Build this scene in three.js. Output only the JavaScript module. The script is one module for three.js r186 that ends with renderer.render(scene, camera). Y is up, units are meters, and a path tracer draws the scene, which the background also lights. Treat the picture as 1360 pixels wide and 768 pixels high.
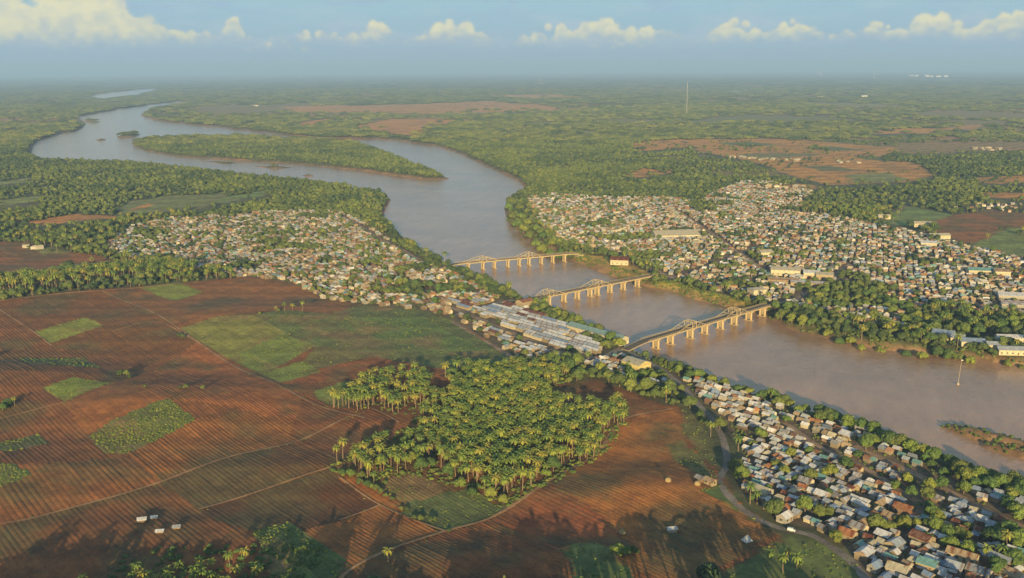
import * as THREE from 'three';
import { mergeGeometries } from 'three/addons/utils/BufferGeometryUtils.js';

// ---------------------------------------------------------------- camera, sky, sun, exposure
const scene = new THREE.Scene();
const camera = new THREE.PerspectiveCamera(32.77, 1360 / 768, 1, 150000);
camera.position.set(0, 220, 0);
camera.lookAt(0, 220 - Math.sin(0.219236), -Math.cos(0.219236));
camera.rotateZ(-0.00593);
const renderer = new THREE.WebGLRenderer({ antialias: true });
renderer.setSize(1024, 578);
renderer.toneMapping = THREE.LinearToneMapping;
renderer.toneMappingExposure = 1.9;
renderer.shadowMap.enabled = true;

const SUN_EL = 11.6 * Math.PI / 180, SUN_AZ = 0.02;          // the sun stands low behind the camera
const sunDir = new THREE.Vector3(Math.sin(SUN_AZ) * Math.cos(SUN_EL), Math.sin(SUN_EL), Math.cos(SUN_AZ) * Math.cos(SUN_EL));
const sun = new THREE.DirectionalLight(new THREE.Color(1.0, 0.73, 0.35), 5.0);
sun.position.set(sunDir.x * 3000, sunDir.y * 3000, -700 + sunDir.z * 3000);
sun.target.position.set(0, 0, -700);
sun.castShadow = true;
Object.assign(sun.shadow.camera, { left: -1500, right: 1500, top: 900, bottom: -900, near: 10, far: 9000 });
sun.shadow.mapSize.set(4096, 4096);
scene.add(sun, sun.target);

// ---------------------------------------------------------------- random numbers and noise
function rng(seed) {
  let s = seed >>> 0;
  return () => { s = (s + 0x6D2B79F5) | 0; let t = Math.imul(s ^ (s >>> 15), 1 | s); t = (t + Math.imul(t ^ (t >>> 7), 61 | t)) ^ t; return ((t ^ (t >>> 14)) >>> 0) / 4294967296; };
}
function hash(i, j) { let h = Math.imul(i, 374761393) + Math.imul(j, 668265263); h = Math.imul(h ^ (h >>> 13), 1274126177); return ((h ^ (h >>> 16)) >>> 0) / 4294967296; }
function vnoise(x, y) {
  const i = Math.floor(x), j = Math.floor(y), u = x - i, v = y - j, a = u * u * (3 - 2 * u), b = v * v * (3 - 2 * v);
  return (hash(i, j) * (1 - a) + hash(i + 1, j) * a) * (1 - b) + (hash(i, j + 1) * (1 - a) + hash(i + 1, j + 1) * a) * b;
}
function fbm(x, y, o = 4) { let s = 0, a = 0.5, t = 0; for (let k = 0; k < o; k++) { s += a * vnoise(x, y); t += a; a *= 0.5; x = x * 2.03 + 17.3; y = y * 2.03 + 5.1; } return s / t; }
const clamp = (v, a, b) => Math.min(b, Math.max(a, v));
const smooth = (a, b, v) => { const t = clamp((v - a) / (b - a), 0, 1); return t * t * (3 - 2 * t); };
const mix = (a, b, t) => a + (b - a) * t;
const mix3 = (a, b, t) => [mix(a[0], b[0], t), mix(a[1], b[1], t), mix(a[2], b[2], t)];

// ---------------------------------------------------------------- sky: air with a belt of cumulus all round the horizon
{
  const W = 4096, Hh = 2048, data = new Float32Array(W * Hh * 4), R = rng(11);
  const puffs = [];                                          // [azimuth deg from view axis, elevation, radius] in degrees
  const cumulus = (az, base, w, h, n, warm = 1) => { const list = []; for (let k = 0; k < n; k++) { const t = R() * 2 - 1, y = (1 - Math.abs(t) ** 1.6) * (0.25 + 0.75 * R()); const r = h * (0.13 + 0.28 * R()) * (1 - 0.35 * Math.abs(t)); list.push([az + t * w * 0.5, base + Math.max(r * 0.35, y * h - r), r]); } list.sort((p, q) => q[1] - p[1]); puffs.push({ az, base, w, h, list, warm }); };
  // belt seen ahead
  cumulus(-28, 1.4, 9.0, 4.4, 70); cumulus(-23.0, 1.35, 6.6, 4.2, 64); cumulus(-18.4, 1.5, 4.6, 1.15, 26); cumulus(-15.1, 1.7, 1.5, 1.3, 9);
  cumulus(-16.6, 1.5, 3.6, 0.7, 16); cumulus(-11.0, 1.6, 4.6, 0.85, 24); cumulus(-7.6, 1.5, 3.6, 1.3, 22); cumulus(-3.3, 1.5, 4.4, 1.5, 26);
  cumulus(2.8, 1.5, 4.2, 1.4, 26); cumulus(5.2, 1.45, 5.2, 1.65, 34); cumulus(8.0, 1.5, 3.4, 1.1, 18); cumulus(12.6, 1.45, 3.8, 1.35, 22); cumulus(15.8, 1.55, 3.2, 1.35, 20);
  cumulus(19.6, 1.5, 4.0, 1.1, 22); cumulus(22.6, 1.45, 4.4, 1.6, 28); cumulus(26.4, 1.45, 5.4, 1.4, 32); cumulus(0.0, 1.2, 6.0, 0.5, 20); cumulus(-13.0, 1.1, 4.0, 0.6, 16); cumulus(6.0, 1.15, 6.5, 0.5, 20);
  for (let a = 0; a < 360; a += 0.9 + 1.3 * R()) cumulus(a, 1.25 + 0.4 * R(), 1.8 + 2 * R(), 0.35 + 0.45 * R(), 9, 0.55);
  for (let a = 31; a < 329; a += 2.4 + 3.2 * R()) cumulus(a, 1.4 + 0.3 * R(), 2.6 + 4 * R(), R() < 0.18 ? 3.2 : 0.8 + 0.9 * R(), 28);
  const sunAz = Math.atan2(sunDir.x, -sunDir.z) * 180 / Math.PI;
  const colAz = (W / 360);
  const cover = new Float32Array(W * 140), lum = new Float32Array(W * 140);   // rows up to ~12 degrees
  const rowOf = e => Math.floor(e / 180 * Hh);
  for (const p of puffs) {
    for (const [a, e, r] of p.list) {
      const c0 = Math.floor((a - r * 1.5) * colAz), c1 = Math.ceil((a + r * 1.5) * colAz);
      for (let row = Math.max(0, rowOf(e - r * 1.5)); row <= Math.min(139, rowOf(e + r * 1.5)); row++) for (let c = c0; c <= c1; c++) {
        const aa = (c + 0.5) / colAz, ee = (row + 0.5) * 180 / Hh;
        const n = fbm(aa * 2.4 + 40, ee * 2.7, 5) - 0.5;
        const d = Math.hypot(aa - a, (ee - e) * 1.1) / (r * 1.22) + n * 0.8;
        let k = p.warm * smooth(1.02, 0.72, d) * smooth(p.base - 0.45, p.base + 0.75, ee + n * 0.8);
        if (k <= 0) continue;
        const idx = row * W + ((c % W) + W) % W;
        const t = clamp((ee - e) / r * 0.5 + 0.5, 0, 1), hgt = clamp((ee - p.base) / p.h, 0, 1);
        const L = clamp(0.15 + 0.72 * t + 0.28 * hgt + n * 1.0, 0, 1.1);
        lum[idx] = mix(lum[idx], L, k); cover[idx] = Math.max(cover[idx], k);
      }
    }
  }
  for (let row = 0; row < Hh; row++) {
    const e = (row + 0.5) / Hh * 180 - 90, el = Math.max(e, 0);
    const base = el < 14 ? mix3([0.182, 0.254, 0.320], [0.194, 0.308, 0.354], smooth(0.2, 4.5, el)) : mix3([0.190, 0.304, 0.352], [0.062, 0.118, 0.205], smooth(8, 60, el));
    for (let c = 0; c < W; c++) {
      const az = c / colAz;                                   // 0 = view axis (-z), growing to the right
      const th = Math.acos(clamp(Math.cos(el * Math.PI / 180) * Math.cos(SUN_EL) * Math.cos((az - sunAz) * Math.PI / 180) + Math.sin(el * Math.PI / 180) * Math.sin(SUN_EL), -1, 1)) * 180 / Math.PI;
      const glow = Math.exp(-th / 22);
      let col = [base[0] + 0.5 * glow, base[1] + 0.37 * glow, base[2] + 0.19 * glow];
      if (e > 0 && e < 14) {
        const streak = smooth(0.52, 0.8, fbm(az * 0.35, el * 2.2 + 90, 4)) * smooth(2.2, 3.6, el) * 0.55;
        col = mix3(col, [0.19, 0.255, 0.345], streak);
        const low = smooth(0.45, 0.75, fbm(az * 0.3 + 30, el * 2.6, 4)) * smooth(0.8, 1.5, el) * smooth(2.7, 1.7, el) * 0.75;
        col = mix3(col, [0.215, 0.275, 0.335], low);
        const veil = smooth(0.42, 0.72, fbm(az * 0.45 + 77, el * 1.5 + 5, 5)) * smooth(1.0, 1.7, el) * smooth(4.2, 2.4, el) * 0.55;
        col = mix3(col, [0.25, 0.31, 0.355], veil);
        const r0 = Math.floor(e / 180 * Hh);
        if (r0 >= 0 && r0 < 140) {
          const k = cover[r0 * W + c], L = lum[r0 * W + c];
          if (k > 0) col = mix3(col, mix3([0.205, 0.25, 0.305], [0.455, 0.425, 0.275], clamp(L, 0, 1)), k * mix(0.55, 0.95, clamp(L, 0, 1)));
        }
      }
      // u = 0.5 + atan2(z, x) / 2pi ; view axis -z lies at u = 0.25
      const cc = Math.floor(((az / 360 + 0.25) % 1) * W), o = (row * W + cc) * 4;
      data[o] = col[0]; data[o + 1] = col[1]; data[o + 2] = col[2]; data[o + 3] = 1;
    }
  }
  const sky = new THREE.DataTexture(data, W, Hh, THREE.RGBAFormat, THREE.FloatType);
  sky.mapping = THREE.EquirectangularReflectionMapping; sky.magFilter = THREE.LinearFilter; sky.needsUpdate = true;
  scene.background = sky; scene.environment = sky;
}
scene.fog = new THREE.FogExp2(new THREE.Color(0.40, 0.64, 1.0), 0.000069);

// ---------------------------------------------------------------- plan of the place (metres, x right, z towards the viewer)
const U = [0.643, 0.766], V = [0.731, -0.682];               // row direction and path direction of the field grid
function inPoly(p, x, z) { let c = false; for (let i = 0, j = p.length - 1; i < p.length; j = i++) { const a = p[i], b = p[j]; if ((a[1] > z) !== (b[1] > z) && x < (b[0] - a[0]) * (z - a[1]) / (b[1] - a[1]) + a[0]) c = !c; } return c; }
function segDist(p, x, z, closed = true) { let m = 1e18; for (let i = closed ? 0 : 1, j = closed ? p.length - 1 : 0; i < p.length; j = i++) { const ax = p[j][0], az = p[j][1], dx = p[i][0] - ax, dz = p[i][1] - az, t = clamp(((x - ax) * dx + (z - az) * dz) / (dx * dx + dz * dz + 1e-9), 0, 1), ex = ax + t * dx - x, ez = az + t * dz - z; m = Math.min(m, ex * ex + ez * ez); } return Math.sqrt(m); }
function boxed(p, pad = 0) { let a = 1e9, b = -1e9, c = 1e9, d = -1e9; for (const q of p) { a = Math.min(a, q[0]); b = Math.max(b, q[0]); c = Math.min(c, q[1]); d = Math.max(d, q[1]); } return [a - pad, b + pad, c - pad, d + pad]; }
const area = (poly, more = {}) => ({ poly, box: boxed(poly), ...more });
const has = (A, x, z) => x >= A.box[0] && x <= A.box[1] && z >= A.box[2] && z <= A.box[3] && inPoly(A.poly, x, z);

const river = [[285.2,-467.9],[273.5,-490.5],[259.8,-512.9],[242.4,-542.0],[220.3,-566.7],[194.5,-603.2],[165.0,-642.9],[136.6,-683.9],[113.4,-712.2],[98.1,-748.9],[85.2,-779.9],[70.7,-813.5],[48.8,-860.9],[24.9,-907.8],[7.3,-939.6],[-11.6,-984.1],[-32.2,-1029.0],[-54.6,-1077.9],[-78.9,-1126.9],[-104.1,-1175.3],[-131.3,-1255.4],[-168.2,-1379.9],[-196.0,-1489.8],[-206,-1590],[-210,-1704],[-230,-1790],[-301,-1875],[-427,-1998],[-562,-2106],[-718,-2244],[-895,-2401],[-1053,-2471],[-1189,-2522],[-1329,-2738],[-1474,-3053],[-1583,-3329],[-1657,-3654],[-1688,-3889],[-1854,-4344],[-2215,-5099],[-2301,-5563],[-2440,-6371],[-2533,-7263],[-2510,-7699],[-2317,-7393],[-2280,-6754],[-2132,-5850],[-1945,-5235],[-1663,-4650],[-1338,-4228],[-1052,-3874],[-837,-3577],[-626,-3320],[-456,-3305],[-332,-3153],[-222,-2955],[-140,-2678],[-50,-2274],[17,-1988],[26,-1871],[4,-1735],[-12,-1600],[-7.3,-1466.8],[10.8,-1340.4],[34.0,-1238.7],[60.0,-1180.0],[66.8,-1155.2],[81.8,-1112.9],[100.8,-1065.0],[120.8,-1028.5],[138.8,-994.3],[161.8,-972.4],[177.1,-938.4],[202.7,-903.3],[227.4,-879.1],[231.3,-859.3],[240.7,-822.1],[263.1,-789.9],[285.4,-764.3],[309.7,-748.6],[334.8,-737.6],[358.3,-724.9],[384.7,-708.7],[413.5,-689.3]];
const island = [[-1198,-3126],[-1223,-3298],[-1145,-3365],[-996,-3468],[-688,-3253],[-492,-3100],[-370,-2797],[-211,-2320],[-127,-2038],[-186,-2041],[-258,-2120],[-338,-2222],[-510,-2396],[-732,-2534],[-909,-2660],[-1059,-2848]];
const islets = [[[-1380,-3463],[-1396,-3587],[-1350,-3625],[-1320,-3458]], [[-1976,-4617],[-2009,-4762],[-1867,-4537],[-1854,-4406]], [[267.3,-584.1],[275.4,-585.3],[287.8,-573.2],[300.0,-560.3],[314.3,-544.4],[308.8,-534.1],[292.9,-545.9],[277.4,-560.7]], [[276.8,-553.4],[286.3,-550.8],[307.6,-531.8],[301.8,-520.9],[290.4,-532.1],[281.2,-543.8]], [[-1386,-3312],[-1389,-3386],[-1350,-3309],[-1346,-3238]]];
const bars = [[[-781,-2495],[-733,-2471],[-672,-2426],[-696,-2408]], [[-630,-2365],[-566,-2324],[-504,-2302],[-557,-2287]], [[-453,-2131],[-438,-2146],[-422,-2114],[-439,-2099]]];
const farWater = [[[-3789,-8916],[-4301,-10444],[-4597,-11816],[-4906,-13256],[-5235,-14874],[-4145,-11690],[-3578,-9517],[-3390,-8375]], [[-6288,-15237],[-8236,-20808],[-7711,-20571],[-5814,-15074]]];
const waters = [river, ...farWater].map(p => area(p)), lands = [island, ...islets, ...bars].map(p => area(p));
for (const a of [...waters, ...lands]) a.wide = boxed(a.poly, 60);
function shore(x, z) {                                        // signed distance to the water line, land positive, clipped at 60 m
  let d = 60;
  for (const a of waters) { const b = a.wide; if (x < b[0] || x > b[1] || z < b[2] || z > b[3]) continue; const s = inPoly(a.poly, x, z) ? -1 : 1; d = Math.min(d, s * segDist(a.poly, x, z)); }
  if (d < 0) for (const a of lands) { const b = a.wide; if (x < b[0] || x > b[1] || z < b[2] || z > b[3]) continue; const s = inPoly(a.poly, x, z) ? 1 : -1; d = Math.max(d, s * segDist(a.poly, x, z)); }
  return clamp(d, -60, 60);
}
// rolling ground of the near fields: [x, z, rise, spread across, spread along]; each dark hollow has a crest on its near side
const rolls = [];
for (const [x, z, a, sx, sz] of [[-235.9,-660.3,7.2,60,42],[-351.3,-709.7,5.6,54,34],[75.6,-500.6,4.4,36,25],[-117.2,-530.5,3,40,26],[-277.2,-530.7,3.4,46,26],[-14.5,-414.5,3,60,24],[-140.8,-445.6,2.6,50,24],[-85.5,-602.8,2.6,30,24],[-233.4,-898.5,4.2,70,40],[-494.5,-1074.2,7,90,60]]) { rolls.push([x, z + sz, a * 1.15, sx, sz], [x, z - sz, -a * 0.62, sx, sz]); }
function roll(x, z) { let h = 0; for (const [a, b, k, sx, sz] of rolls) { const u = (x - a) / sx, v = (z - b) / sz, q = u * u + v * v; if (q < 12) h += k * Math.exp(-q / 2); } return h; }
function height(x, z, d = shore(x, z)) {
  const far = -z > 1600;
  const w = far ? 22 : 11;
  const bank = smooth(-w * 0.7, w * 1.1, d);
  const und = (fbm(x / 170 + 9, z / 170, 3) - 0.5) * 3.2 * smooth(25, 60, d);
  const swell = -z > 2500 ? (fbm(x / 2600, z / 2600, 3) - 0.5) * 26 * smooth(2500, 9000, -z) * smooth(0, 60, d) : 0;
  return mix(-3, 6, bank) + und + swell + roll(x, z) * smooth(20, 60, d);
}

// fields: owner is the last one that holds a point. kind: s soil, g grass or crop; t = tone, w = weeds, row = furrow spacing (0 = none)
const FIELDS = [];
const field = (poly, kind, tone, o = {}) => { if (kind === 's' && !o.ragged && FIELDS.length) { const k = 0.62 + 0.8 * hash(FIELDS.length, 3); tone = [tone[0] * k, tone[1] * k * (0.92 + 0.2 * hash(FIELDS.length, 8)), tone[2] * k]; } FIELDS.push(area(poly, { kind, tone, row: 2.5, rise: 0.42, ...o })); };
// near fields
field([[-515.8,-884.8],[-487.3,-911.1],[-436.3,-941.7],[-372.9,-970.6],[-322.6,-1005.4],[-281.1,-1027.2],[-226.0,-995.3],[-182.4,-928.5],[-141.6,-899.2],[-82.8,-874.0],[-53.2,-839.9],[-25.0,-779.2],[-0.3,-714.3],[6.3,-694.9],[-22.3,-688.0],[-44.1,-684.8],[-51.6,-674.1],[-21.0,-639.7],[41.6,-655.0],[73.0,-607.3],[107.1,-606.7],[116.5,-578.5],[115.8,-529.1],[111.3,-487.0],[112.8,-442.2],[125.6,-421.6],[91.1,-391.0],[67.3,-366.5],[-238.0,-369.9]], 's', [0.254, 0.092, 0.021], { row: 2.4 });
field([[-536.2,-921.8],[-487.3,-911.1],[-406.8,-950.9],[-341.1,-883.3],[-287.5,-814.2],[-370.3,-836.8],[-389.4,-792.1],[-439.9,-843.8],[-476.5,-889.7],[-503.0,-861.7]], 's', [0.246, 0.085, 0.019]);
field([[-372.9,-970.6],[-322.6,-1005.4],[-226.0,-995.3],[-182.4,-928.5],[-141.6,-899.2],[-161.8,-853.4],[-203.6,-859.9],[-253.6,-844.7],[-283.6,-814.2],[-341.1,-883.3],[-377.7,-924.0]], 's', [0.212, 0.078, 0.020], { row: 3.0, rise: 0.3 });
field([[-439.9,-843.8],[-389.4,-792.1],[-352.4,-823.4],[-286.7,-811.7],[-257.3,-775.2],[-275.7,-720.0],[-330.0,-754.4],[-372.6,-766.4]], 's', [0.279, 0.110, 0.023]);
field([[-423.8,-739.4],[-408.8,-756.1],[-372.6,-766.4],[-330.0,-754.4],[-333.6,-737.5],[-382.7,-732.3],[-364.4,-710.0],[-338.4,-703.7],[-337.4,-679.7],[-387.5,-671.8]], 's', [0.228, 0.096, 0.022], { rise: 0.5 });
field([[-277.0,-649.4],[-274.5,-657.7],[-257.3,-775.2],[-222.0,-735.1],[-167.9,-657.3],[-131.0,-624.5],[-137.1,-582.8],[-184.5,-600.3],[-224.5,-608.2],[-292.0,-607.9]], 's', [0.262, 0.092, 0.020]);
field([[-292.0,-607.9],[-277.0,-649.4],[-264.0,-650.8],[-220.0,-612.5],[-224.0,-606.7],[-254.8,-557.6],[-266.7,-571.8]], 's', [0.314, 0.118, 0.023], { rise: 0.22 });
field([[-220.3,-527.6],[-196.6,-578.5],[-168.4,-594.4],[-131.9,-580.0],[-104.3,-583.6],[-129.9,-547.0],[-160.3,-522.2],[-188.1,-489.4],[-216.8,-523.1]], 's', [0.284, 0.096, 0.020], { rise: 0.55 });
field([[-267.8,-478.1],[-274.1,-506.8],[-243.5,-512.6],[-216.8,-523.1],[-188.1,-489.4],[-203.1,-475.3],[-228.0,-454.3],[-247.9,-438.9],[-257.5,-429.5],[-277.2,-466.3]], 's', [0.270, 0.096, 0.020], { rise: 0.55 });
field([[-188.1,-489.4],[-160.3,-522.2],[-129.9,-547.0],[-103.9,-519.1],[-99.6,-504.2],[-133.0,-476.2],[-157.8,-457.7]], 's', [0.237, 0.100, 0.022]);
field([[-157.5,-456.8],[-133.0,-476.2],[-99.4,-503.2],[-93.0,-490.0],[-66.9,-461.7],[-85.0,-443.2],[-99.2,-428.3],[-109.3,-440.3],[-123.5,-428.6],[-138.4,-437.4]], 's', [0.203, 0.070, 0.017], { rise: 0.3 });
field([[-99.2,-428.3],[-85.0,-443.2],[-66.9,-461.7],[-54.8,-452.0],[-33.3,-431.3],[-69.7,-391.6],[-74.1,-398.4]], 's', [0.270, 0.092, 0.020]);
field([[-93.4,-491.9],[-76.9,-489.7],[-71.2,-480.0],[-54.8,-452.0],[-66.9,-461.7]], 's', [0.279, 0.092, 0.020]);
field([[-68.7,-389.7],[-34.5,-429.0],[-11.7,-444.7],[18.0,-406.9],[18.5,-367.0],[-65.4,-368.0]], 's', [0.246, 0.078, 0.019], { rise: 0.5 });
field([[-11.7,-446.3],[18.5,-486.4],[30.3,-469.3],[43.4,-443.1],[54.3,-412.2],[47.0,-411.5],[32.5,-420.5],[21.1,-409.0]], 's', [0.228, 0.073, 0.018]);
field([[18.5,-486.4],[52.3,-541.7],[71.4,-584.7],[102.8,-601.0],[113.0,-571.9],[98.5,-541.0],[110.3,-502.1],[109.3,-477.4],[116.5,-442.2],[122.9,-424.7],[91.5,-393.0],[69.3,-378.5],[45.9,-391.6],[54.3,-412.2],[40.4,-451.5]], 's', [0.304, 0.106, 0.021], { row: 2.1, rise: 0.34 });
field([[-171.2,-655.7],[-152.1,-690.6],[-126.0,-716.9],[-91.7,-716.2],[-49.9,-688.5],[-57.0,-674.2],[-100.0,-693.3],[-127.6,-661.6]], 's', [0.254, 0.078, 0.019]);
field([[-140.1,-637.1],[-131.0,-624.5],[-112.9,-606.2],[-97.7,-603.1],[-71.0,-581.7],[-63.7,-555.7],[-102.6,-521.3],[-125.7,-550.6],[-135.2,-563.2]], 's', [0.228, 0.078, 0.019], { row: 2.8 });
field([[-37.3,-779.5],[-18.4,-763.1],[5.2,-698.7],[-11.4,-689.6]], 's', [0.237, 0.088, 0.023], { rise: 0.15 });
field([[30.7,-646.9],[58.1,-663.2],[89.7,-622.0],[99.8,-606.8],[71.4,-593.0],[57.7,-600.3],[34.2,-615.4]], 's', [0.212, 0.073, 0.019]);
// near green plots
field([[-375.4,-967.2],[-344.4,-994.9],[-309.1,-958.5],[-322.8,-916.2]], 'g', [0.24, 0.29, 0.045], { row: 1.6, rise: 0.18, plants: 0.12 });
field([[-404.0,-804.5],[-380.7,-850.4],[-352.4,-823.4],[-378.0,-775.5]], 'g', [0.27, 0.31, 0.042], { row: 1.8, rise: 0.2, plants: 0.12 });
field([[-319.8,-640.5],[-310.4,-665.1],[-277.7,-651.0],[-292.0,-607.9]], 'g', [0.26, 0.32, 0.04], { row: 1.6, rise: 0.2, plants: 0.18 });
field([[-253.7,-555.1],[-250.0,-572.8],[-224.5,-608.2],[-196.6,-578.5],[-220.3,-527.6],[-232.8,-527.8]], 'g', [0.14, 0.17, 0.04], { row: 2.2, rise: 0.3, plants: 0.5 });
field([[-321.6,-548.9],[-303.6,-548.6],[-286.5,-560.6],[-271.5,-545.7],[-285.9,-530.8],[-309.7,-526.7]], 'g', [0.11, 0.16, 0.04], { plants: 0.5 });
field([[-296.9,-503.0],[-283.0,-508.0],[-274.1,-506.8],[-258.2,-494.3],[-268.3,-479.0],[-280.2,-471.8]], 'g', [0.11, 0.16, 0.04], { plants: 0.5 });
field([[-382.7,-732.3],[-333.6,-737.5],[-304.6,-699.2],[-338.4,-703.7],[-364.4,-710.0]], 'g', [0.085, 0.14, 0.04], { plants: 0.3 });
field([[-282.6,-809.1],[-260.1,-839.5],[-228.1,-844.1],[-189.7,-794.8],[-222.0,-735.1]], 'g', [0.23, 0.235, 0.045], { row: 2.6, rise: 0.35, plants: 0.06 });
field([[-222.0,-735.1],[-191.6,-794.8],[-157.5,-761.7],[-183.1,-691.2]], 'g', [0.19, 0.25, 0.042], { row: 2.6, rise: 0.35, plants: 0.15 });
field([[-185.9,-691.3],[-160.0,-723.6],[-140.5,-690.3],[-163.0,-658.9]], 'g', [0.24, 0.29, 0.042], { row: 2.6, rise: 0.3, plants: 0.12 });
field([[-157.5,-761.7],[-160.0,-723.6],[-140.5,-690.3],[-152.1,-690.6],[-105.3,-732.7],[-131.5,-750.2]], 'g', [0.18, 0.16, 0.045], { row: 2.6, rise: 0.3, plants: 0.04 });
field([[-135.4,-641.9],[-117.8,-666.6],[-101.7,-654.4],[-99.9,-631.7],[-112.4,-606.2],[-131.0,-624.5]], 'g', [0.21, 0.27, 0.042], { row: 2.2, rise: 0.25, plants: 0.15 });
field([[-228.1,-844.1],[-204.3,-862.8],[-161.8,-853.4],[-141.6,-899.2],[-82.8,-874.0],[-53.2,-839.9],[5.2,-698.7],[-48.8,-688.5],[-91.7,-716.2],[-124.1,-741.4],[-157.5,-761.7],[-189.7,-794.8]], 'g', [0.125, 0.165, 0.042], { row: 2.8, rise: 0.16, plants: 0.05 });
field([[-159.3,-839.7],[-80.8,-851.4],[-17.8,-730.8],[-23.0,-710.8],[-84.1,-753.5],[-133.4,-800.8]], 'g', [0.125, 0.20, 0.042], { row: 2.8, rise: 0.14, plants: 0.08 });
field([[-123.5,-428.6],[-109.3,-440.3],[-99.2,-428.3],[-74.1,-398.4],[-75.3,-368.1],[-96.5,-368.3],[-114.1,-410.7]], 'g', [0.10, 0.155, 0.035], { plants: 0.35 });
field([[-71.2,-480.0],[-65.3,-493.5],[-48.7,-497.3],[-35.1,-475.7],[-54.1,-463.3]], 'g', [0.23, 0.165, 0.055], { row: 2.3, rise: 0.3, plants: 0.12 });
field([[-54.1,-463.3],[-35.1,-475.7],[-22.4,-481.2],[-8.2,-460.8],[-0.6,-463.4],[-11.7,-445.5],[-33.3,-431.3],[-54.8,-452.0]], 'g', [0.12, 0.155, 0.045], { row: 2.3, rise: 0.25, plants: 0.12 });
field([[21.1,-409.0],[32.5,-419.8],[47.0,-411.5],[51.0,-385.0],[45.7,-366.7],[30.2,-366.9]], 'g', [0.10, 0.165, 0.035], { plants: 0.16, row: 0 });
field([[120.6,-417.2],[129.2,-424.6],[140.9,-423.7],[150.6,-410.3],[152.6,-385.1],[153.6,-365.5],[79.7,-366.4],[94.6,-393.7]], 'g', [0.13, 0.165, 0.04], { plants: 0.1, row: 0 });
field([[95.8,-468.4],[108.1,-481.2],[114.4,-448.8],[118.1,-434.1]], 'g', [0.10, 0.16, 0.035], { plants: 0.2, row: 0 });
field([[88.4,-547.1],[100.5,-553.1],[107.2,-529.3],[109.3,-487.0],[101.3,-487.1],[92.1,-516.1]], 'g', [0.17, 0.16, 0.04], { plants: 0.15, row: 0 });
field([[108.4,-599.4],[116.7,-592.2],[118.2,-540.7],[112.4,-502.1],[107.2,-529.3],[102.6,-565.6]], 'g', [0.13, 0.13, 0.04], { plants: 0.1, row: 0 });
// fields beyond
const wild = { row: 0, ragged: 1 }, open = { row: 0, ragged: 1, sparse: 0.4 };
field([[-295,-4964],[88,-5475],[478,-5218],[732,-4376],[512,-3356],[248,-3227],[28,-3322],[-84,-3873]], 'g', [0.26, 0.26, 0.07], open);
field([[710,-4247],[1157,-4769],[1410,-4431],[1543,-3912],[1130,-3379],[810,-3328],[626,-3427]], 'g', [0.20, 0.22, 0.065], open);
field([[-2166,-6561],[-2069,-7897],[-1598,-8225],[-1200,-6684],[-1268,-5276],[-1491,-4956]], 'g', [0.28, 0.22, 0.075], open);
field([[1902,-4834],[2322,-4951],[2435,-4597],[2102,-3962],[1722,-3784]], 'g', [0.26, 0.21, 0.07], open);
field([[342,-2480],[481,-2515],[546,-2228],[560,-1973],[438,-2038],[372,-2204]], 'g', [0.24, 0.19, 0.06], open);
field([[-741.9,-1259.1],[-662.3,-1256.3],[-620.0,-1249.2],[-568.2,-1183.2],[-535.0,-1187.2],[-494.0,-1165.7],[-466.7,-1131.2],[-426.0,-1116.0],[-404.4,-1080.0],[-437.3,-1016.2],[-481.5,-991.4],[-525.0,-985.4],[-581.6,-976.3]], 's', [0.254, 0.092, 0.020], { row: 4, rise: 0.3, soft: 1 });
field([[-614.8,-1210.7],[-585.4,-1220.4],[-537.3,-1192.4],[-565.9,-1178.1]], 'g', [0.204, 0.250, 0.055], wild);
field([[-505.7,-1109.4],[-464.9,-1126.4],[-424.3,-1111.4],[-422.5,-1072.0],[-460.6,-1073.1],[-491.8,-1049.2],[-507.7,-1066.1]], 'g', [0.156, 0.225, 0.050], wild);
field([[-715.5,-1404.0],[-675,-1508],[-608.2,-1489.4],[-599.6,-1473.4],[-644.2,-1437.3],[-685.6,-1395.8]], 's', [0.616, 0.254, 0.047], wild);
field([[-1105,-1953],[-1027,-1976],[-989,-2059],[-974,-1960],[-1062,-1875]], 'g', [0.240, 0.275, 0.066], wild);
field([[-939,-1652],[-876,-1678],[-824,-1737],[-799,-1665],[-842,-1610],[-908,-1595]], 'g', [0.240, 0.288, 0.066], wild);
field([[-607,-1513],[-658,-1659],[-605,-1727],[-517,-1777],[-490,-1671],[-498,-1559],[-551,-1545]], 'g', [0.204, 0.237, 0.061], wild);
field([[-616,-1565],[-609,-1647],[-592,-1617],[-595,-1546]], 's', [0.616, 0.283, 0.053], wild);
field([[-503,-1642],[-454,-1820],[-440,-1751],[-476,-1631]], 'g', [0.192, 0.275, 0.055], wild);
field([[520,-3096],[839,-3103],[982,-2866],[1059,-2719],[949,-2482],[883,-2089],[849,-1985],[753,-1868],[583,-1852],[582,-1986],[561,-2282],[509,-2559]], 's', [0.616, 0.292, 0.049], wild);
field([[685,-2009],[780,-2079],[793,-1932],[723,-1883],[652,-1886]], 'g', [0.240, 0.263, 0.066], wild);
field([[575,-2508],[706,-2568],[788,-2516],[664,-2415],[564,-2380]], 'g', [0.22, 0.20, 0.07], wild);
field([[794,-2739],[913,-2785],[958,-2674],[855,-2606]], 'g', [0.13, 0.17, 0.05], open);
field([[603,-2927],[719,-2949],[775,-2824],[651,-2750]], 'g', [0.15, 0.18, 0.05], open);
field([[636,-2187],[729,-2217],[745,-2114],[666,-2071]], 'g', [0.17, 0.18, 0.05], open);
field([[859,-2444],[939,-2460],[928,-2336],[851,-2321]], 'g', [0.16, 0.19, 0.05], open);
field([[1105,-2856],[1264,-2888],[1535,-2881],[1434,-2690],[1104,-2516],[1006,-2547]], 'g', [0.324, 0.213, 0.077], wild);
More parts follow.
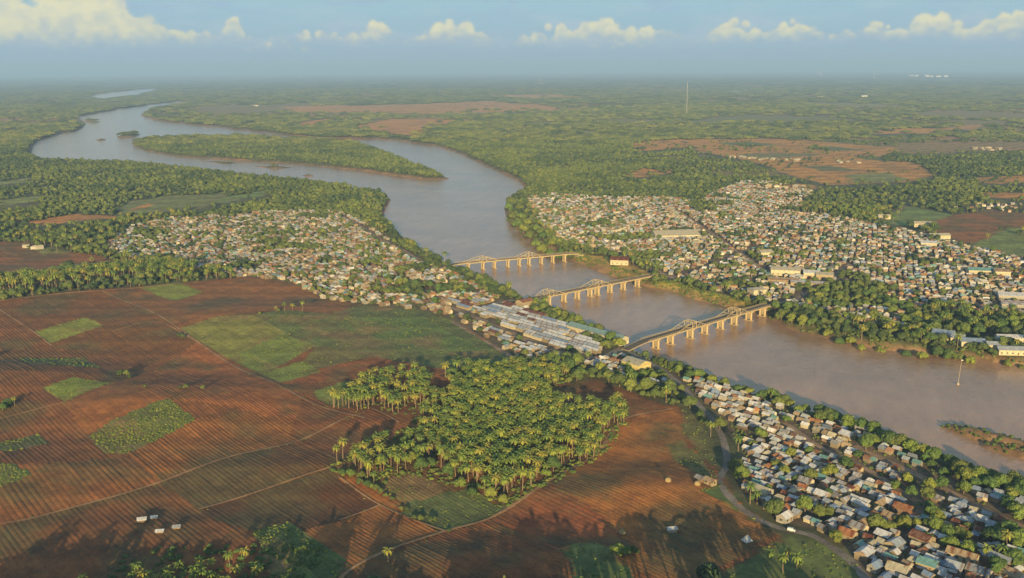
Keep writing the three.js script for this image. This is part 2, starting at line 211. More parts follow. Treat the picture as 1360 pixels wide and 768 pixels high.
field([[907,-1940],[1066,-1987],[997,-1855],[894,-1848]], 's', [0.650, 0.299, 0.053], wild);
field([[515.3,-1384.3],[580.4,-1488.2],[649,-1545],[653.4,-1445.4],[590.7,-1367.4],[561.1,-1341.3]], 'g', [0.180, 0.263, 0.055], wild);
field([[590.7,-1367.4],[655.6,-1445.4],[733.9,-1489.9],[790.0,-1439.8],[737.5,-1341.2],[669.8,-1317.5],[593.4,-1223.9],[568.5,-1202.7],[563.7,-1265.4]], 's', [0.254, 0.092, 0.022], { row: 4, rise: 0.3, soft: 1 });
field([[571.3,-1202.6],[675.9,-1323.7],[744.6,-1354.5],[591.6,-1066.8],[581.6,-1130.9]], 'g', [0.192, 0.250, 0.055], wild);
field([[820,-1723],[926,-1696],[869,-1589],[803,-1650]], 's', [0.582, 0.262, 0.047], wild);
field([[-660,-3934],[-559,-4606],[-119,-4412],[-323,-4006],[-289,-3351],[-424,-3485]], 's', [0.685, 0.309, 0.057], wild);
field([[-1086,-6310],[-732,-6457],[-137,-7135],[431,-5528],[33,-5187],[-357,-5060],[-909,-5273]], 's', [0.650, 0.320, 0.059], wild);
field([[-1405,-6168],[-1072,-6515],[-876,-5316],[-1143,-5305]], 's', [0.650, 0.320, 0.059], wild);
field([[-860,-4065],[-847,-4641],[-783,-4358],[-803,-3949]], 's', [0.685, 0.299, 0.057], wild);
field([[358,-2947],[546,-3111],[490,-2763],[336,-2644]], 's', [0.650, 0.299, 0.053], wild);
field([[221,-2020],[296,-2191],[358,-2120],[262,-2004]], 's', [0.650, 0.292, 0.053], wild);
field([[1866,-6585],[2279,-5937],[2176,-5645],[1934,-5513]], 'g', [0.288, 0.275, 0.088], wild);
field([[1124,-3339],[1449,-3520],[1765,-3779],[1688,-3588],[1350,-3278]], 's', [0.650, 0.320, 0.057], wild);
field([[-250,-8640],[282,-9051],[726,-7942],[124,-7647]], 's', [0.650, 0.359, 0.066], wild);
field([[462,-1821],[559,-1866],[558,-1793],[472,-1751]], 's', [0.582, 0.283, 0.053], wild);
field([[60.2,-1133.3],[85.8,-1156.8],[118.7,-1126.7],[141.3,-1063.5],[150.9,-1014.7],[118.0,-1004.2],[97.7,-1040.0],[79.9,-1086.9]], 's', [0.565, 0.359, 0.059], wild);
field([[138.0,-977.8],[163.8,-995.4],[187.4,-955.3],[217.9,-908.5],[226.7,-872.1],[197.8,-881.6],[172.8,-916.0],[157.9,-949.3]], 's', [0.445, 0.376, 0.047], wild);
const fieldGrid = new Map(), FG = 60;
FIELDS.forEach((f, i) => { f.i = i; const b = f.box; if (-b[2] > 3500) { f.big = true; return; } for (let a = Math.floor(b[0] / FG) - 1; a <= Math.floor(b[1] / FG) + 1; a++) for (let c = Math.floor(b[2] / FG) - 1; c <= Math.floor(b[3] / FG) + 1; c++) { const k = a * 4096 + c; if (!fieldGrid.has(k)) fieldGrid.set(k, []); fieldGrid.get(k).push(f); } });
const bigFields = FIELDS.filter(f => f.big);
function fieldAt(x, z) {
  const l = fieldGrid.get(Math.floor(x / FG) * 4096 + Math.floor(z / FG));
  const q = -z > 1300 ? clamp(-z / 90, 0, 60) : 0;
  if (l) for (let k = l.length - 1; k >= 0; k--) { const f = l[k]; if (f.ragged) { const m = f.z0 ?? (f.z0 = -(f.box[2] + f.box[3]) / 2), r = clamp(m / 70, 4, 60); if (has(f, x + (fbm(x / r / 2, z / r / 2, 3) - 0.5) * r * 1.6, z + (fbm(x / r / 2 + 31, z / r / 2, 3) - 0.5) * r * 1.6)) return f; } else if (has(f, x, z)) return f; }
  for (let k = bigFields.length - 1; k >= 0; k--) { const f = bigFields[k], r = 70; if (has(f, x + (fbm(x / 160, z / 160, 3) - 0.5) * r * 2.4, z + (fbm(x / 160 + 31, z / 160, 3) - 0.5) * r * 4)) return f; }
  return null;
}
// towns
const village = area([[69.0,-724.9],[85.8,-720.5],[106.4,-704.3],[122.3,-681.5],[145.2,-648.0],[173.7,-599.7],[194.0,-571.9],[211.2,-555.0],[223.0,-527.4],[244.5,-490.0],[258.6,-462.5],[269.1,-440.1],[227.3,-364.7],[153.6,-365.5],[153.1,-390.3],[151.3,-412.4],[143.8,-429.8],[132.0,-438.7],[122.5,-454.7],[117.6,-472.6],[121.2,-486.9],[133.0,-528.8],[131.8,-558.8],[126.6,-606.3],[120.3,-630.7],[108.1,-643.8],[93.2,-640.8],[78.1,-652.6],[64.2,-671.8],[54.1,-695.8]]);
const leftTown = area([[-510.4,-1217.9],[-542.3,-1376.6],[-507.1,-1461.9],[-429,-1506],[-354,-1536],[-269,-1524],[-214.5,-1405.8],[-153.5,-1238.7],[-103.7,-1110.5],[-65.2,-1044.8],[-30.0,-954.4],[-0.1,-892.6],[17.1,-871.5],[35.6,-822.0],[58.0,-772.8],[73.6,-737.2],[64.7,-709.0],[33.5,-705.8],[5.4,-718.2],[-25.1,-783.9],[-53.1,-837.2],[-82.8,-874.0],[-126.2,-889.8],[-173.4,-918.7],[-209.3,-952.4],[-240.0,-988.3],[-307.6,-1035.8],[-346.3,-1061.3],[-402.8,-1124.5],[-454.4,-1145.0]]);
const rightTown = area([[20,-1751],[81,-1726],[143,-1681],[219,-1668],[259,-1676],[311,-1615],[358,-1735],[445,-1898],[538,-1893],[522,-1705],[436.3,-1486.2],[477.8,-1437.3],[504.4,-1357.0],[528.1,-1309.9],[542.9,-1248.5],[558.4,-1176.6],[579.2,-1126.1],[604.3,-1075.1],[470.7,-827.3],[433.2,-844.4],[407.7,-861.8],[387.1,-885.7],[344.9,-799.6],[319.2,-790.4],[296.7,-815.8],[279.4,-853.7],[252.0,-889.2],[227.1,-902.0],[198.6,-955.0],[167.7,-1010.4],[158.6,-1080.1],[138.9,-1112.1],[120.7,-1145.8],[92.6,-1187.0],[67.2,-1231.0],[44.5,-1354.3],[32,-1554]]);
const edgeTown = area([[677,-1526],[749,-1567],[839,-1554],[791.1,-1463.3],[709.9,-1482.8],[670.7,-1492.6]]);
const towns = [village, leftTown, rightTown, edgeTown];
// roads and field tracks: [points, half width, kind]
const road = [[87.5,-745.4],[94.9,-724.4],[109.2,-685.4],[117.0,-650.2],[120.7,-613.9],[124.6,-583.8],[125.5,-558.9],[122.3,-529.0],[118.1,-509.3],[111.1,-491.9],[108.7,-482.2],[109.2,-466.4],[112.9,-450.5],[119.3,-438.9],[127.8,-430.0],[138.7,-424.5],[145.5,-412.5],[150.0,-395.7],[150.7,-374.5]];
const ROADS = [
  [[[-103.7,-1110.5],[-139.0,-1194.8],[-170.9,-1262.2],[-210.5,-1364.0],[-255.4,-1474.9]], 3, 'dirt'], [[[-52.2,-1082.2],[-66.2,-1061.3],[-91.8,-1070.5],[-127.3,-1088.9]], 3.2, 'paved'], [[[32.0,-926.1],[-0.1,-911.0],[-28.0,-884.3],[-53.9,-850.7]], 3.2, 'paved'],
  [[[87.5,-745.4],[68.6,-720.9],[45.2,-713.4],[22.2,-706.0],[4.1,-696.8]], 3.4, 'paved'], [[[-55.9,-885.0],[-26.6,-836.6],[6.0,-780.9],[34.9,-736.0],[53.7,-713.2]], 3.6, 'dirt'], [[[-52.9,-834.5],[-24.8,-774.6],[5.3,-706.3]], 2.2, 'dirt'],
  [[[84.1,-1171.9],[117.7,-1160.7],[144.6,-1089.3],[172.1,-998.9]], 2.6, 'dirt'], [[[155.7,-1014.6],[179.9,-1021.7],[242.2,-1108.8],[309.6,-1206.2]], 3, 'dirt'], [[[237.8,-877.6],[258.8,-901.2],[297.9,-948.9],[380.1,-1082.1]], 3, 'dirt'],
  [[[257,-1510],[268.8,-1235.3],[274.2,-1063.7],[283.1,-949.3]], 2.4, 'dirt'], [[[21.7,-1368.7],[121.3,-1299.8],[219.4,-1283.9],[320.9,-1292.5],[410.6,-1259.1],[489.5,-1101.0],[521.3,-977.9]], 2.2, 'dirt'], [[[198.3,-537.1],[209.5,-514.3],[222.5,-485.4],[232.6,-455.8],[243.3,-432.4]], 2.2, 'dirt'], [[[167.8,-577.6],[178.7,-537.4],[193.9,-506.1],[205.2,-462.3]], 1.8, 'dirt'],
];
const TRACKS = [
  [[[-503.5,-914.6],[-439.9,-843.8],[-373.6,-768.6]], 0.7], [[[-406.8,-950.9],[-341.1,-883.3],[-287.5,-814.2],[-231.5,-741.6],[-168.3,-659.0],[-128.4,-610.9],[-92.3,-582.1]], 0.9], [[[-228.0,-454.3],[-203.1,-475.3],[-188.1,-489.4],[-160.3,-522.2],[-129.9,-547.0],[-104.3,-583.6],[-93.9,-593.1]], 0.9], [[[-157.5,-456.8],[-133.0,-476.2],[-99.4,-503.2]], 0.8],
  [[[-76.4,-374.1],[-69.6,-391.0],[-34.6,-429.8],[-11.7,-446.3],[18.5,-486.4],[46.8,-527.9],[71.4,-584.7],[102.8,-601.0]], 1.1], [[[-93.4,-491.9],[-66.8,-460.8],[-33.0,-432.1]], 0.7], [[[-66.9,-461.7],[-85.0,-443.2]], 0.7], [[[-338.8,-805.5],[-315.1,-830.2],[-257.3,-775.2]], 0.6], [[[-487.3,-911.1],[-434.8,-938.4],[-371.6,-967.1],[-326.7,-998.1]], 1.4], [[[-118.3,-638.3],[-96.3,-610.3],[-70.2,-573.7]], 0.8],
  [[[-322.5,-586.0],[-308.7,-596.8],[-292.0,-607.9]], 0.6], [[[-255.3,-438.9],[-237.2,-446.9],[-228.0,-454.3]], 0.8],
];
const roadArea = [[road, 3.2], ...ROADS.map(r => [r[0], r[1]])].map(([p, w]) => ({ p, w, box: boxed(p, 12) }));
function roadGap(x, z) { let d = 99; for (const r of roadArea) if (x > r.box[0] && x < r.box[1] && z > r.box[2] && z < r.box[3]) d = Math.min(d, segDist(r.p, x, z, false) - r.w); return d; }
const grove = area([[-101.2,-504.2],[-90.5,-525.6],[-71.5,-546.1],[-57.4,-586.9],[-46.7,-640.2],[-32.7,-673.7],[-0.3,-691.3],[32.9,-694.3],[51.6,-684.7],[31.0,-651.9],[26.8,-615.5],[43.1,-600.6],[57.3,-596.1],[73.0,-607.3],[72.1,-579.3],[56.7,-541.7],[41.6,-516.9],[23.4,-488.3],[7.2,-474.2],[-3.7,-459.0],[-12.2,-468.1],[-22.4,-481.2],[-36.7,-489.2],[-49.5,-497.3],[-65.6,-495.5],[-71.9,-481.9],[-85.0,-489.9]]);
const clump = area([[-117.2,-603.4],[-108.6,-641.4],[-96.4,-666.2],[-75.9,-674.6],[-55.7,-656.9],[-51.1,-616.9],[-57.9,-592.4],[-71.7,-587.1],[-87.4,-598.6],[-101.1,-593.2]]);
const palmLine = area([[-536.2,-921.8],[-498.7,-933.6],[-461.9,-949.1],[-422.0,-979.0],[-378.3,-1007.0],[-337.4,-1032.8],[-349.0,-1069.8],[-398.3,-1062.9],[-438.8,-1020.1],[-479.8,-987.7],[-519.5,-974.6],[-558.3,-961.8]]);
const inView = (x, z, m = 1.07) => { const w = (-z * 0.545 + 20) * m; return Math.abs(x) < w && -z > 345; };

// ---------------------------------------------------------------- textures (grain and stains only)
function tex(n, fn, repeat, srgb = true) {
  const d = new Uint8Array(n * n * 4);
  for (let j = 0; j < n; j++) for (let i = 0; i < n; i++) { const c = fn(i, j), o = (j * n + i) * 4; d[o] = clamp(c[0], 0, 1) * 255; d[o + 1] = clamp(c[1], 0, 1) * 255; d[o + 2] = clamp(c[2], 0, 1) * 255; d[o + 3] = 255; }
  const t = new THREE.DataTexture(d, n, n); t.magFilter = THREE.LinearFilter; t.minFilter = THREE.LinearMipmapLinearFilter; t.generateMipmaps = true; t.wrapS = t.wrapT = THREE.RepeatWrapping; t.repeat.set(repeat, repeat); if (srgb) t.colorSpace = THREE.SRGBColorSpace; t.needsUpdate = true; return t;
}
function tnoise(i, j, n, f, o) {                              // tiling fbm
  let s = 0, a = 0.5, t = 0;
  for (let k = 0; k < o; k++) { const x = i / n * f, y = j / n * f, x0 = Math.floor(x), y0 = Math.floor(y), u = x - x0, v = y - y0, p = u * u * (3 - 2 * u), q = v * v * (3 - 2 * v), h = (a1, b1) => hash((a1 % f) + k * 57, (b1 % f) + k * 91); s += a * ((h(x0, y0) * (1 - p) + h(x0 + 1, y0) * p) * (1 - q) + (h(x0, y0 + 1) * (1 - p) + h(x0 + 1, y0 + 1) * p) * q); t += a; a *= 0.55; f *= 2; }
  return s / t;
}
const groundTex = tex(512, (i, j) => { const a = tnoise(i, j, 512, 6, 6), b = tnoise(i + 90, j + 40, 512, 24, 4), v = 0.84 + 0.5 * (a - 0.5) + 0.36 * (b - 0.5); return [v * 1.02, v, v * 0.97]; }, 1 / 60);
const soilTex = tex(512, (i, j) => { const a = tnoise(i, j, 512, 5, 6), b = tnoise(i + 33, j + 71, 512, 40, 3), v = 0.86 + 0.42 * (a - 0.5) + 0.34 * (b - 0.5); return [v * 1.03, v, v * 0.96]; }, 1 / 34);
const wallTex = tex(256, (i, j) => { const a = tnoise(i, j, 256, 5, 5), v = 0.86 + 0.3 * (a - 0.5); return [v, v * 0.99, v * 0.97]; }, 1 / 5);
const tinTex = (amount, seed) => tex(256, (i, j) => { const st = tnoise(i * 4 + seed, j + seed * 3, 256, 8, 4), a = tnoise(i + seed * 7, j, 256, 4, 5), b = tnoise(i, j + seed * 5, 256, 10, 4); const r = smooth(0.62 - amount * 0.3, 0.72 - amount * 0.25, a * 0.65 + st * 0.35), v = 0.84 + 0.3 * (b - 0.5) + 0.14 * (st - 0.5); return mix3([v, v, v], [0.72 * v, 0.50 * v, 0.36 * v], r * 0.8); }, 1 / 7);
const tinBump = tex(64, (i, j) => { const v = 0.5 + 0.5 * Math.cos(i / 64 * Math.PI * 8); return [v, v, v]; }, 1, false);
const tins = [tinTex(-0.15, 1), tinTex(0.25, 2), tinTex(0.85, 3)];

// ---------------------------------------------------------------- small helpers
const used = {};
const numbered = n => { const k = used[n] = (used[n] ?? -1) + 1; return k ? `${n}_${String(k).padStart(3, '0')}` : n; };
const std = (c, o = {}) => new THREE.MeshStandardMaterial({ color: new THREE.Color().setRGB(...c), roughness: 0.95, ...o });
function geo(pos, idx, col, uv, nor) { const g = new THREE.BufferGeometry(); g.setAttribute('position', new THREE.Float32BufferAttribute(pos, 3)); if (col) g.setAttribute('color', new THREE.Float32BufferAttribute(col, 3)); if (uv) g.setAttribute('uv', new THREE.Float32BufferAttribute(uv, 2)); if (idx) g.setIndex(idx); if (nor) g.setAttribute('normal', new THREE.Float32BufferAttribute(nor, 3)); else g.computeVertexNormals(); return g; }
function mesh(name, g, m, parent = scene) { const o = new THREE.Mesh(g, m); o.name = parent === scene ? numbered(name) : name; o.castShadow = o.receiveShadow = true; parent.add(o); return o; }
function thing(name, label, category, x, y, z, turn = 0, group) { const o = new THREE.Group(); o.name = numbered(name); o.position.set(x, y, z); o.rotation.y = turn; o.userData = { label, category }; if (group) o.userData.group = group; scene.add(o); return o; }
function structure(o, label) { o.userData.kind = 'structure'; if (label) { o.userData.label = label; } return o; }
function box(w, h, d, x = 0, y = 0, z = 0) { const g = new THREE.BoxGeometry(w, h, d); g.translate(x, y + h / 2, z); return g; }
function bar(a, b, w, h = w) { const A = new THREE.Vector3(...a), B = new THREE.Vector3(...b), L = A.distanceTo(B), g = new THREE.BoxGeometry(L, h, w); const d = B.clone().sub(A).normalize(), s = new THREE.Vector3(0, 1, 0).cross(d).normalize().negate(); if (!s.lengthSq()) s.set(0, 0, 1); const u = s.clone().cross(d).normalize(); g.applyMatrix4(new THREE.Matrix4().makeBasis(d, u, s)); g.translate((A.x + B.x) / 2, (A.y + B.y) / 2, (A.z + B.z) / 2); return g; }
function paint(g, c) { const n = g.attributes.position.count, a = new Float32Array(n * 3); for (let i = 0; i < n; i++) a.set(c, i * 3); g.setAttribute('color', new THREE.BufferAttribute(a, 3)); return g; }

// ---------------------------------------------------------------- the ground, one sheet out to the horizon
{
  const ticks = (stops) => { const t = [stops[0][0]]; for (let k = 1; k < stops.length; k++) { const [to, s0, s1] = stops[k]; let x = t[t.length - 1]; const from = x; while (x < to - 1e-6) { x = Math.min(to, x + mix(s0, s1, (x - from) / (to - from))); t.push(x); } } return t; };
  const zs = ticks([[200], [330, 30, 10], [1150, 5, 5], [2200, 5, 9], [3600, 9, 22], [8000, 22, 90], [16000, 110, 260], [75000, 400, 5000]]);
  const half = ticks([[0], [520, 5.5, 5.5], [1500, 5.5, 12], [4200, 14, 70], [9000, 80, 300], [60000, 500, 6000]]);
  const xs = [...half.slice(1).reverse().map(v => -v), ...half];
  const nx = xs.length, nz = zs.length, pos = new Float32Array(nx * nz * 3), col = new Float32Array(nx * nz * 3), uv = new Float32Array(nx * nz * 2);
  for (let j = 0; j < nz; j++) for (let i = 0; i < nx; i++) {
    const x = xs[i], z = -zs[j], k = j * nx + i, d = shore(x, z);
    let y = height(x, z, d);
    const f = inView(x, z, 1.25) ? fieldAt(x, z) : null;
    const patch = fbm(x / 90, z / 90, 4), broad = fbm(x / 900 + 5, z / 1500, 4);
    let c = mix3([0.055, 0.075, 0.026], [0.12, 0.125, 0.042], patch);
    if (-z > 2600) { const soil = smooth(0.49, 0.57, fbm(x / 620 + 3, z / 900 + 8, 4)) * 0.9; c = mix3(c, mix3([0.46, 0.23, 0.09], [0.24, 0.24, 0.07], smooth(0.4, 0.62, patch)), soil); const dark = smooth(0.5, 0.7, broad); c = mix3(c, [0.05, 0.075, 0.03], dark * 0.6); }
    for (const t of towns) if (has(t, x, z)) c = mix3([0.19, 0.13, 0.088], [0.12, 0.10, 0.055], patch);
    if (has(grove, x, z)) c = mix3([0.085, 0.10, 0.03], [0.14, 0.13, 0.045], patch);
    if (f) c = mix3(f.tone, f.kind === 's' ? [0.20, 0.13, 0.06] : [0.22, 0.19, 0.06], 0.55 * smooth(0.45, 0.75, fbm(x / 46 + f.i, z / 60, 4)));
    if (d < 16 && d > -40) c = mix3(c, [0.34, 0.20, 0.10], smooth(9, 2, d + (patch - 0.5) * 22) * 0.85);
    pos.set([x, y, z], k * 3); col.set(c, k * 3); uv.set([x, z], k * 2);
  }
  const idx = new Uint32Array((nx - 1) * (nz - 1) * 6); let q = 0;
  for (let j = 0; j < nz - 1; j++) for (let i = 0; i < nx - 1; i++) { const a = j * nx + i; idx.set([a, a + 1, a + nx, a + 1, a + nx + 1, a + nx], q); q += 6; }
  const g = new THREE.BufferGeometry(); g.setAttribute('position', new THREE.BufferAttribute(pos, 3)); g.setAttribute('color', new THREE.BufferAttribute(col, 3)); g.setAttribute('uv', new THREE.BufferAttribute(uv, 2)); g.setIndex(new THREE.BufferAttribute(idx, 1)); g.computeVertexNormals();
  structure(mesh('ground', g, new THREE.MeshStandardMaterial({ vertexColors: true, map: groundTex, roughness: 1, side: THREE.DoubleSide })), 'flat green and brown land reaching to the horizon');
  console.log('ground', nx, nz, idx.length / 3);
}
// the muddy water
{
  const wb = tex(512, (i, j) => { const a = tnoise(i, j, 512, 10, 5), b = tnoise(i * 2 + 40, j, 512, 40, 3); const v = 0.6 * a + 0.4 * b; return [v, v, v]; }, 1 / 48, false);
  const wc = tex(512, (i, j) => { const a = tnoise(i, j, 512, 4, 6), b = tnoise(i, Math.floor(j / 3) * 1, 512, 32, 3), v = 0.88 + 0.2 * (a - 0.5) + 0.12 * (b - 0.5); return [v, v * 0.985, v * 0.97]; }, 1 / 210);
  const g = new THREE.PlaneGeometry(9000, 14500, 1, 1); g.rotateX(-Math.PI / 2); g.translate(-1500, 0, -7700);
  const p = g.attributes.position, uv = []; for (let i = 0; i < p.count; i++) uv.push(p.getX(i) * 0.85 + p.getZ(i) * 0.3, p.getZ(i) * 0.8 - p.getX(i) * 0.3); g.setAttribute('uv', new THREE.Float32BufferAttribute(uv, 2));
  structure(mesh('river_water', g, new THREE.MeshPhysicalMaterial({ color: new THREE.Color().setRGB(0.42, 0.255, 0.155), map: wc, roughness: 0.1, ior: 1.33, bumpMap: wb, bumpScale: 0.4 })), 'wide muddy brown river winding between the towns');
}
// furrowed fields
{
  const near = FIELDS.filter(f => f.row > 0);
  let tris = 0;
  for (const f of near) {
    const s = f.row * (0.85 + 0.4 * hash(f.i, 77)), du = f.soft ? 9 : 3.2, B = { a0: 1e9, a1: -1e9, b0: 1e9, b1: -1e9 };
    const [ux, uz] = U, [px, pz] = [-uz, ux];       // along the furrow / across it
    for (const [x, z] of f.poly) { const a = x * ux + z * uz, b = x * px + z * pz; B.a0 = Math.min(B.a0, a); B.a1 = Math.max(B.a1, a); B.b0 = Math.min(B.b0, b); B.b1 = Math.max(B.b1, b); }
    const pos = [], col = [], uv = [], idx = [];
    for (let b = Math.floor(B.b0 / s) * s; b < B.b1; b += s) {
      let prev = -1;
      for (let a = Math.floor(B.a0 / du) * du; a < B.a1; a += du) {
        const cx = (a + du / 2) * ux + (b + s / 2) * px, cz = (a + du / 2) * uz + (b + s / 2) * pz;
        if (fieldAt(cx, cz) !== f || -cz < 345 || !inView(cx, cz, 1.12)) { prev = -1; continue; }
        const ring = (aa) => {
          const n0 = pos.length / 3;
          for (let k = 0; k < 5; k++) {
            const wob = (fbm(aa / 14, b * 3.3, 2) - 0.5) * 0.5, bb = b + s * k / 4 + (k > 0 && k < 4 ? wob : 0);
            const x = aa * ux + bb * px, z = aa * uz + bb * pz;
            const up = [0.06, 0.72, 1, 0.66, 0.06][k] * f.rise * 0.58 * (0.35 + 0.9 * hash(Math.round(b / s), f.i + 5)) * (0.45 + 1.1 * vnoise(aa / 3.5, b * 1.7));
            pos.push(x, height(x, z) + 0.05 + up, z);
            const n = fbm(x / 40 + f.i * 7, z / 40, 4), m = vnoise(aa / 6 + 50, b * 0.9);
            let c = f.kind === 's' ? mix3(f.tone, [0.125, 0.095, 0.03], 0.8 * smooth(0.44, 0.7, n) + 0.3 * smooth(0.65, 0.95, m)) : mix3(f.tone, [0.27, 0.165, 0.07], 0.75 * smooth(0.5, 0.75, n) + 0.3 * smooth(0.75, 0.95, m));
            const tone = 0.84 + 0.32 * hash(Math.round(b / s), f.i) * 0.6 + 0.2 * (m - 0.5);
            col.push(c[0] * tone, c[1] * tone, c[2] * tone); uv.push(x, z);
          }
          return n0;
        };
        const r0 = prev >= 0 ? prev : ring(a), r1 = ring(a + du);
        for (let k = 0; k < 4; k++) idx.push(r0 + k, r1 + k, r0 + k + 1, r0 + k + 1, r1 + k, r1 + k + 1);
        prev = r1;
      }
    }
    if (!idx.length) continue;
    tris += idx.length / 3;
    structure(mesh(f.kind === 's' ? 'ploughed_field' : 'crop_field', geo(pos, idx, col, uv), new THREE.MeshStandardMaterial({ vertexColors: true, map: soilTex, roughness: 1, side: THREE.DoubleSide })), f.kind === 's' ? 'bare red-brown ploughed field with furrows' : 'green plot of crops in rows');
  }
  console.log('furrow triangles', tris);
}
// roads and tracks
function ribbon(name, pts, w, m, lift, label) {
  const c = new THREE.CatmullRomCurve3(pts.map(p => new THREE.Vector3(p[0], 0, p[1])), false, 'centripetal'), n = Math.ceil(c.getLength() / 3), pos = [], uv = [], idx = [];
  for (let i = 0; i <= n; i++) { const p = c.getPointAt(i / n), t = c.getTangentAt(i / n), wob = 0.75 + 0.5 * vnoise(i * 0.35, pts[0][0]); for (const s of [-1, 0, 1]) { const x = p.x - t.z * s * w * wob, z = p.z + t.x * s * w * wob; pos.push(x, height(x, z) + lift + (s === 0 ? 0.06 : -0.05), z); uv.push(x, z); } if (i) { const a = (i - 1) * 3; idx.push(a, a + 1, a + 3, a + 1, a + 4, a + 3, a + 1, a + 2, a + 4, a + 2, a + 5, a + 4); } }
  structure(mesh(name, geo(pos, idx, null, uv), m), label);
}
const dirtMat = std([0.30, 0.21, 0.14], { map: soilTex, side: THREE.DoubleSide }), roadMat = std([0.21, 0.185, 0.16], { map: soilTex, side: THREE.DoubleSide }), trackMat = std([0.36, 0.21, 0.10], { map: soilTex, side: THREE.DoubleSide });
ribbon('village_road', road, 2.1, roadMat, 0.16, 'pale grey-brown road curving round the edge of the village');
for (const [p, w, k] of ROADS) ribbon(k === 'dirt' ? 'dirt_road' : 'bridge_road', p, w, k === 'dirt' ? dirtMat : roadMat, 0.14);
for (const [p, w] of TRACKS) ribbon('field_track', p, w, trackMat, 0.55);

// ---------------------------------------------------------------- plants: leaf-built crowns
function crownGeo(seed, lobes, quads, size, flat = 0.8, spread = 0.55, lobe = 1) {
  const R = rng(seed), L = [];
  for (let k = 0; k < lobes; k++) { const a = k * 2.399 + R(), r = spread * Math.sqrt((k + 0.3) / lobes) * (0.85 + 0.3 * R()), y = (0.42 + 0.4 * (1 - r / spread * 0.9) + 0.22 * (R() - 0.5)) * flat * 1.15; L.push([Math.cos(a) * r, y, Math.sin(a) * r, (0.34 + 0.16 * R()) * lobe * (lobes > 8 ? 0.88 : 1), 0.82 + 0.36 * R()]); }
  const pos = [], idx = [], col = [];
  const v = new THREE.Vector3(), n = new THREE.Vector3(), t = new THREE.Vector3(), b = new THREE.Vector3();
  for (let k = 0; k < quads; k++) {
    const l = L[k % lobes]; const y = R() * 1.75 - 0.75, a = R() * 6.283, s = Math.sqrt(Math.max(0, 1 - y * y));
    n.set(Math.cos(a) * s, y, Math.sin(a) * s);
    const rr = l[3] * (0.82 + 0.26 * R()); v.set(l[0] + n.x * rr, l[1] + n.y * rr * 0.85, l[2] + n.z * rr);
    let deep = false; for (const m of L) if (m !== l && Math.hypot(v.x - m[0], (v.y - m[1]) / 0.85, v.z - m[2]) < m[3] * 0.72) deep = true; if (deep || v.y < 0.08) continue;
    n.x += (R() - 0.5) * 1.1; n.y += (R() - 0.5) * 1.1 + 0.15; n.z += (R() - 0.5) * 1.1; n.normalize();
    t.set(R() - 0.5, R() - 0.5, R() - 0.5).cross(n).normalize(); b.crossVectors(n, t);
    const q = size * (0.65 + 0.7 * R()), w = q * (0.55 + 0.3 * R()), f = q * 0.25, o = pos.length / 3, c = l[4] * (0.8 + 0.4 * R()), yel = R() < 0.16 ? 1.3 : 1;
    for (const [i, j, h] of [[-1, 0, 0], [0, -1, -f], [1, 0, 0], [0, 1, -f]]) { pos.push(v.x + t.x * i * q + b.x * j * w + n.x * h, v.y + t.y * i * q + b.y * j * w + n.y * h, v.z + t.z * i * q + b.z * j * w + n.z * h); col.push(c * yel, c * (yel > 1 ? 1.15 : 1), c); }
    idx.push(o, o + 1, o + 2, o, o + 2, o + 3);
  }
  for (const l of L) { const g = new THREE.IcosahedronGeometry(l[3] * 0.82, 1), p = g.attributes.position, o = pos.length / 3; for (let i = 0; i < p.count; i++) { const k = 0.85 + 0.3 * hash(Math.round(p.getX(i) * 900), Math.round(p.getZ(i) * 900 + p.getY(i) * 77)); pos.push(l[0] + p.getX(i) * k, Math.max(0.06, l[1] + p.getY(i) * 0.85 * k), l[2] + p.getZ(i) * k); col.push(l[4] * 0.85, l[4] * 0.85, l[4] * 0.85); idx.push(o + i); } }
  return geo(pos, idx, col);
}
function trunkGeo(seed) {                                    // for a crown of radius 1 whose underside is near y = 0.3
  const R = rng(seed), parts = [new THREE.CylinderGeometry(0.045, 0.075, 0.6, 7).translate(0, 0.2, 0)];
  for (let k = 0; k < 4; k++) { const a = k * 1.6 + R(), g = new THREE.CylinderGeometry(0.02, 0.04, 0.55, 5).translate(0, 0.27, 0); g.rotateZ(-0.6 - 0.3 * R()); g.rotateY(a); g.translate(0, 0.36, 0); parts.push(g); }
  return mergeGeometries(parts.map(g => { const q = g.toNonIndexed(); q.deleteAttribute('uv'); return q; }));
}
const lift = (g, y) => { g.translate(0, y, 0); return g; };
const CROWNS = [0, 1, 2, 3, 4, 5].map(k => lift(crownGeo(100 + k, 7 + k % 4, 900, 0.115, 0.72 + 0.1 * (k % 3)), 0.28));
const TRUNKS = [0, 1, 2].map(k => trunkGeo(300 + k));
const MIDTREES = [0, 1, 2, 3].map(k => mergeGeometries([lift(crownGeo(140 + k, 6, 210, 0.2, 0.8), 0.25), paint(trunkGeo(320 + k), [1.1, 0.8, 1])].map(g => { const q = g.index ? g.toNonIndexed() : g; q.deleteAttribute('uv'); return q; })));
const CLUMPS = [0, 1, 2].map(k => { const g = crownGeo(160 + k, 46, 560, 0.062, 0.5, 0.95, 0.46); return g; });
const SHRUBS = [0, 1, 2].map(k => lift(crownGeo(180 + k, 4, 90, 0.26, 0.6, 0.4), -0.12));
const leafMat = (c) => new THREE.MeshStandardMaterial({ color: new THREE.Color().setRGB(...c), vertexColors: true, roughness: 0.85, side: THREE.DoubleSide });
const GREENS = [[0.070, 0.118, 0.019], [0.101, 0.147, 0.021], [0.042, 0.081, 0.016], [0.134, 0.160, 0.021], [0.087, 0.112, 0.020], [0.052, 0.099, 0.019]];
const GREEN_WORDS = ['mid green', 'light green', 'dark green', 'yellow-green', 'olive green', 'deep green'];
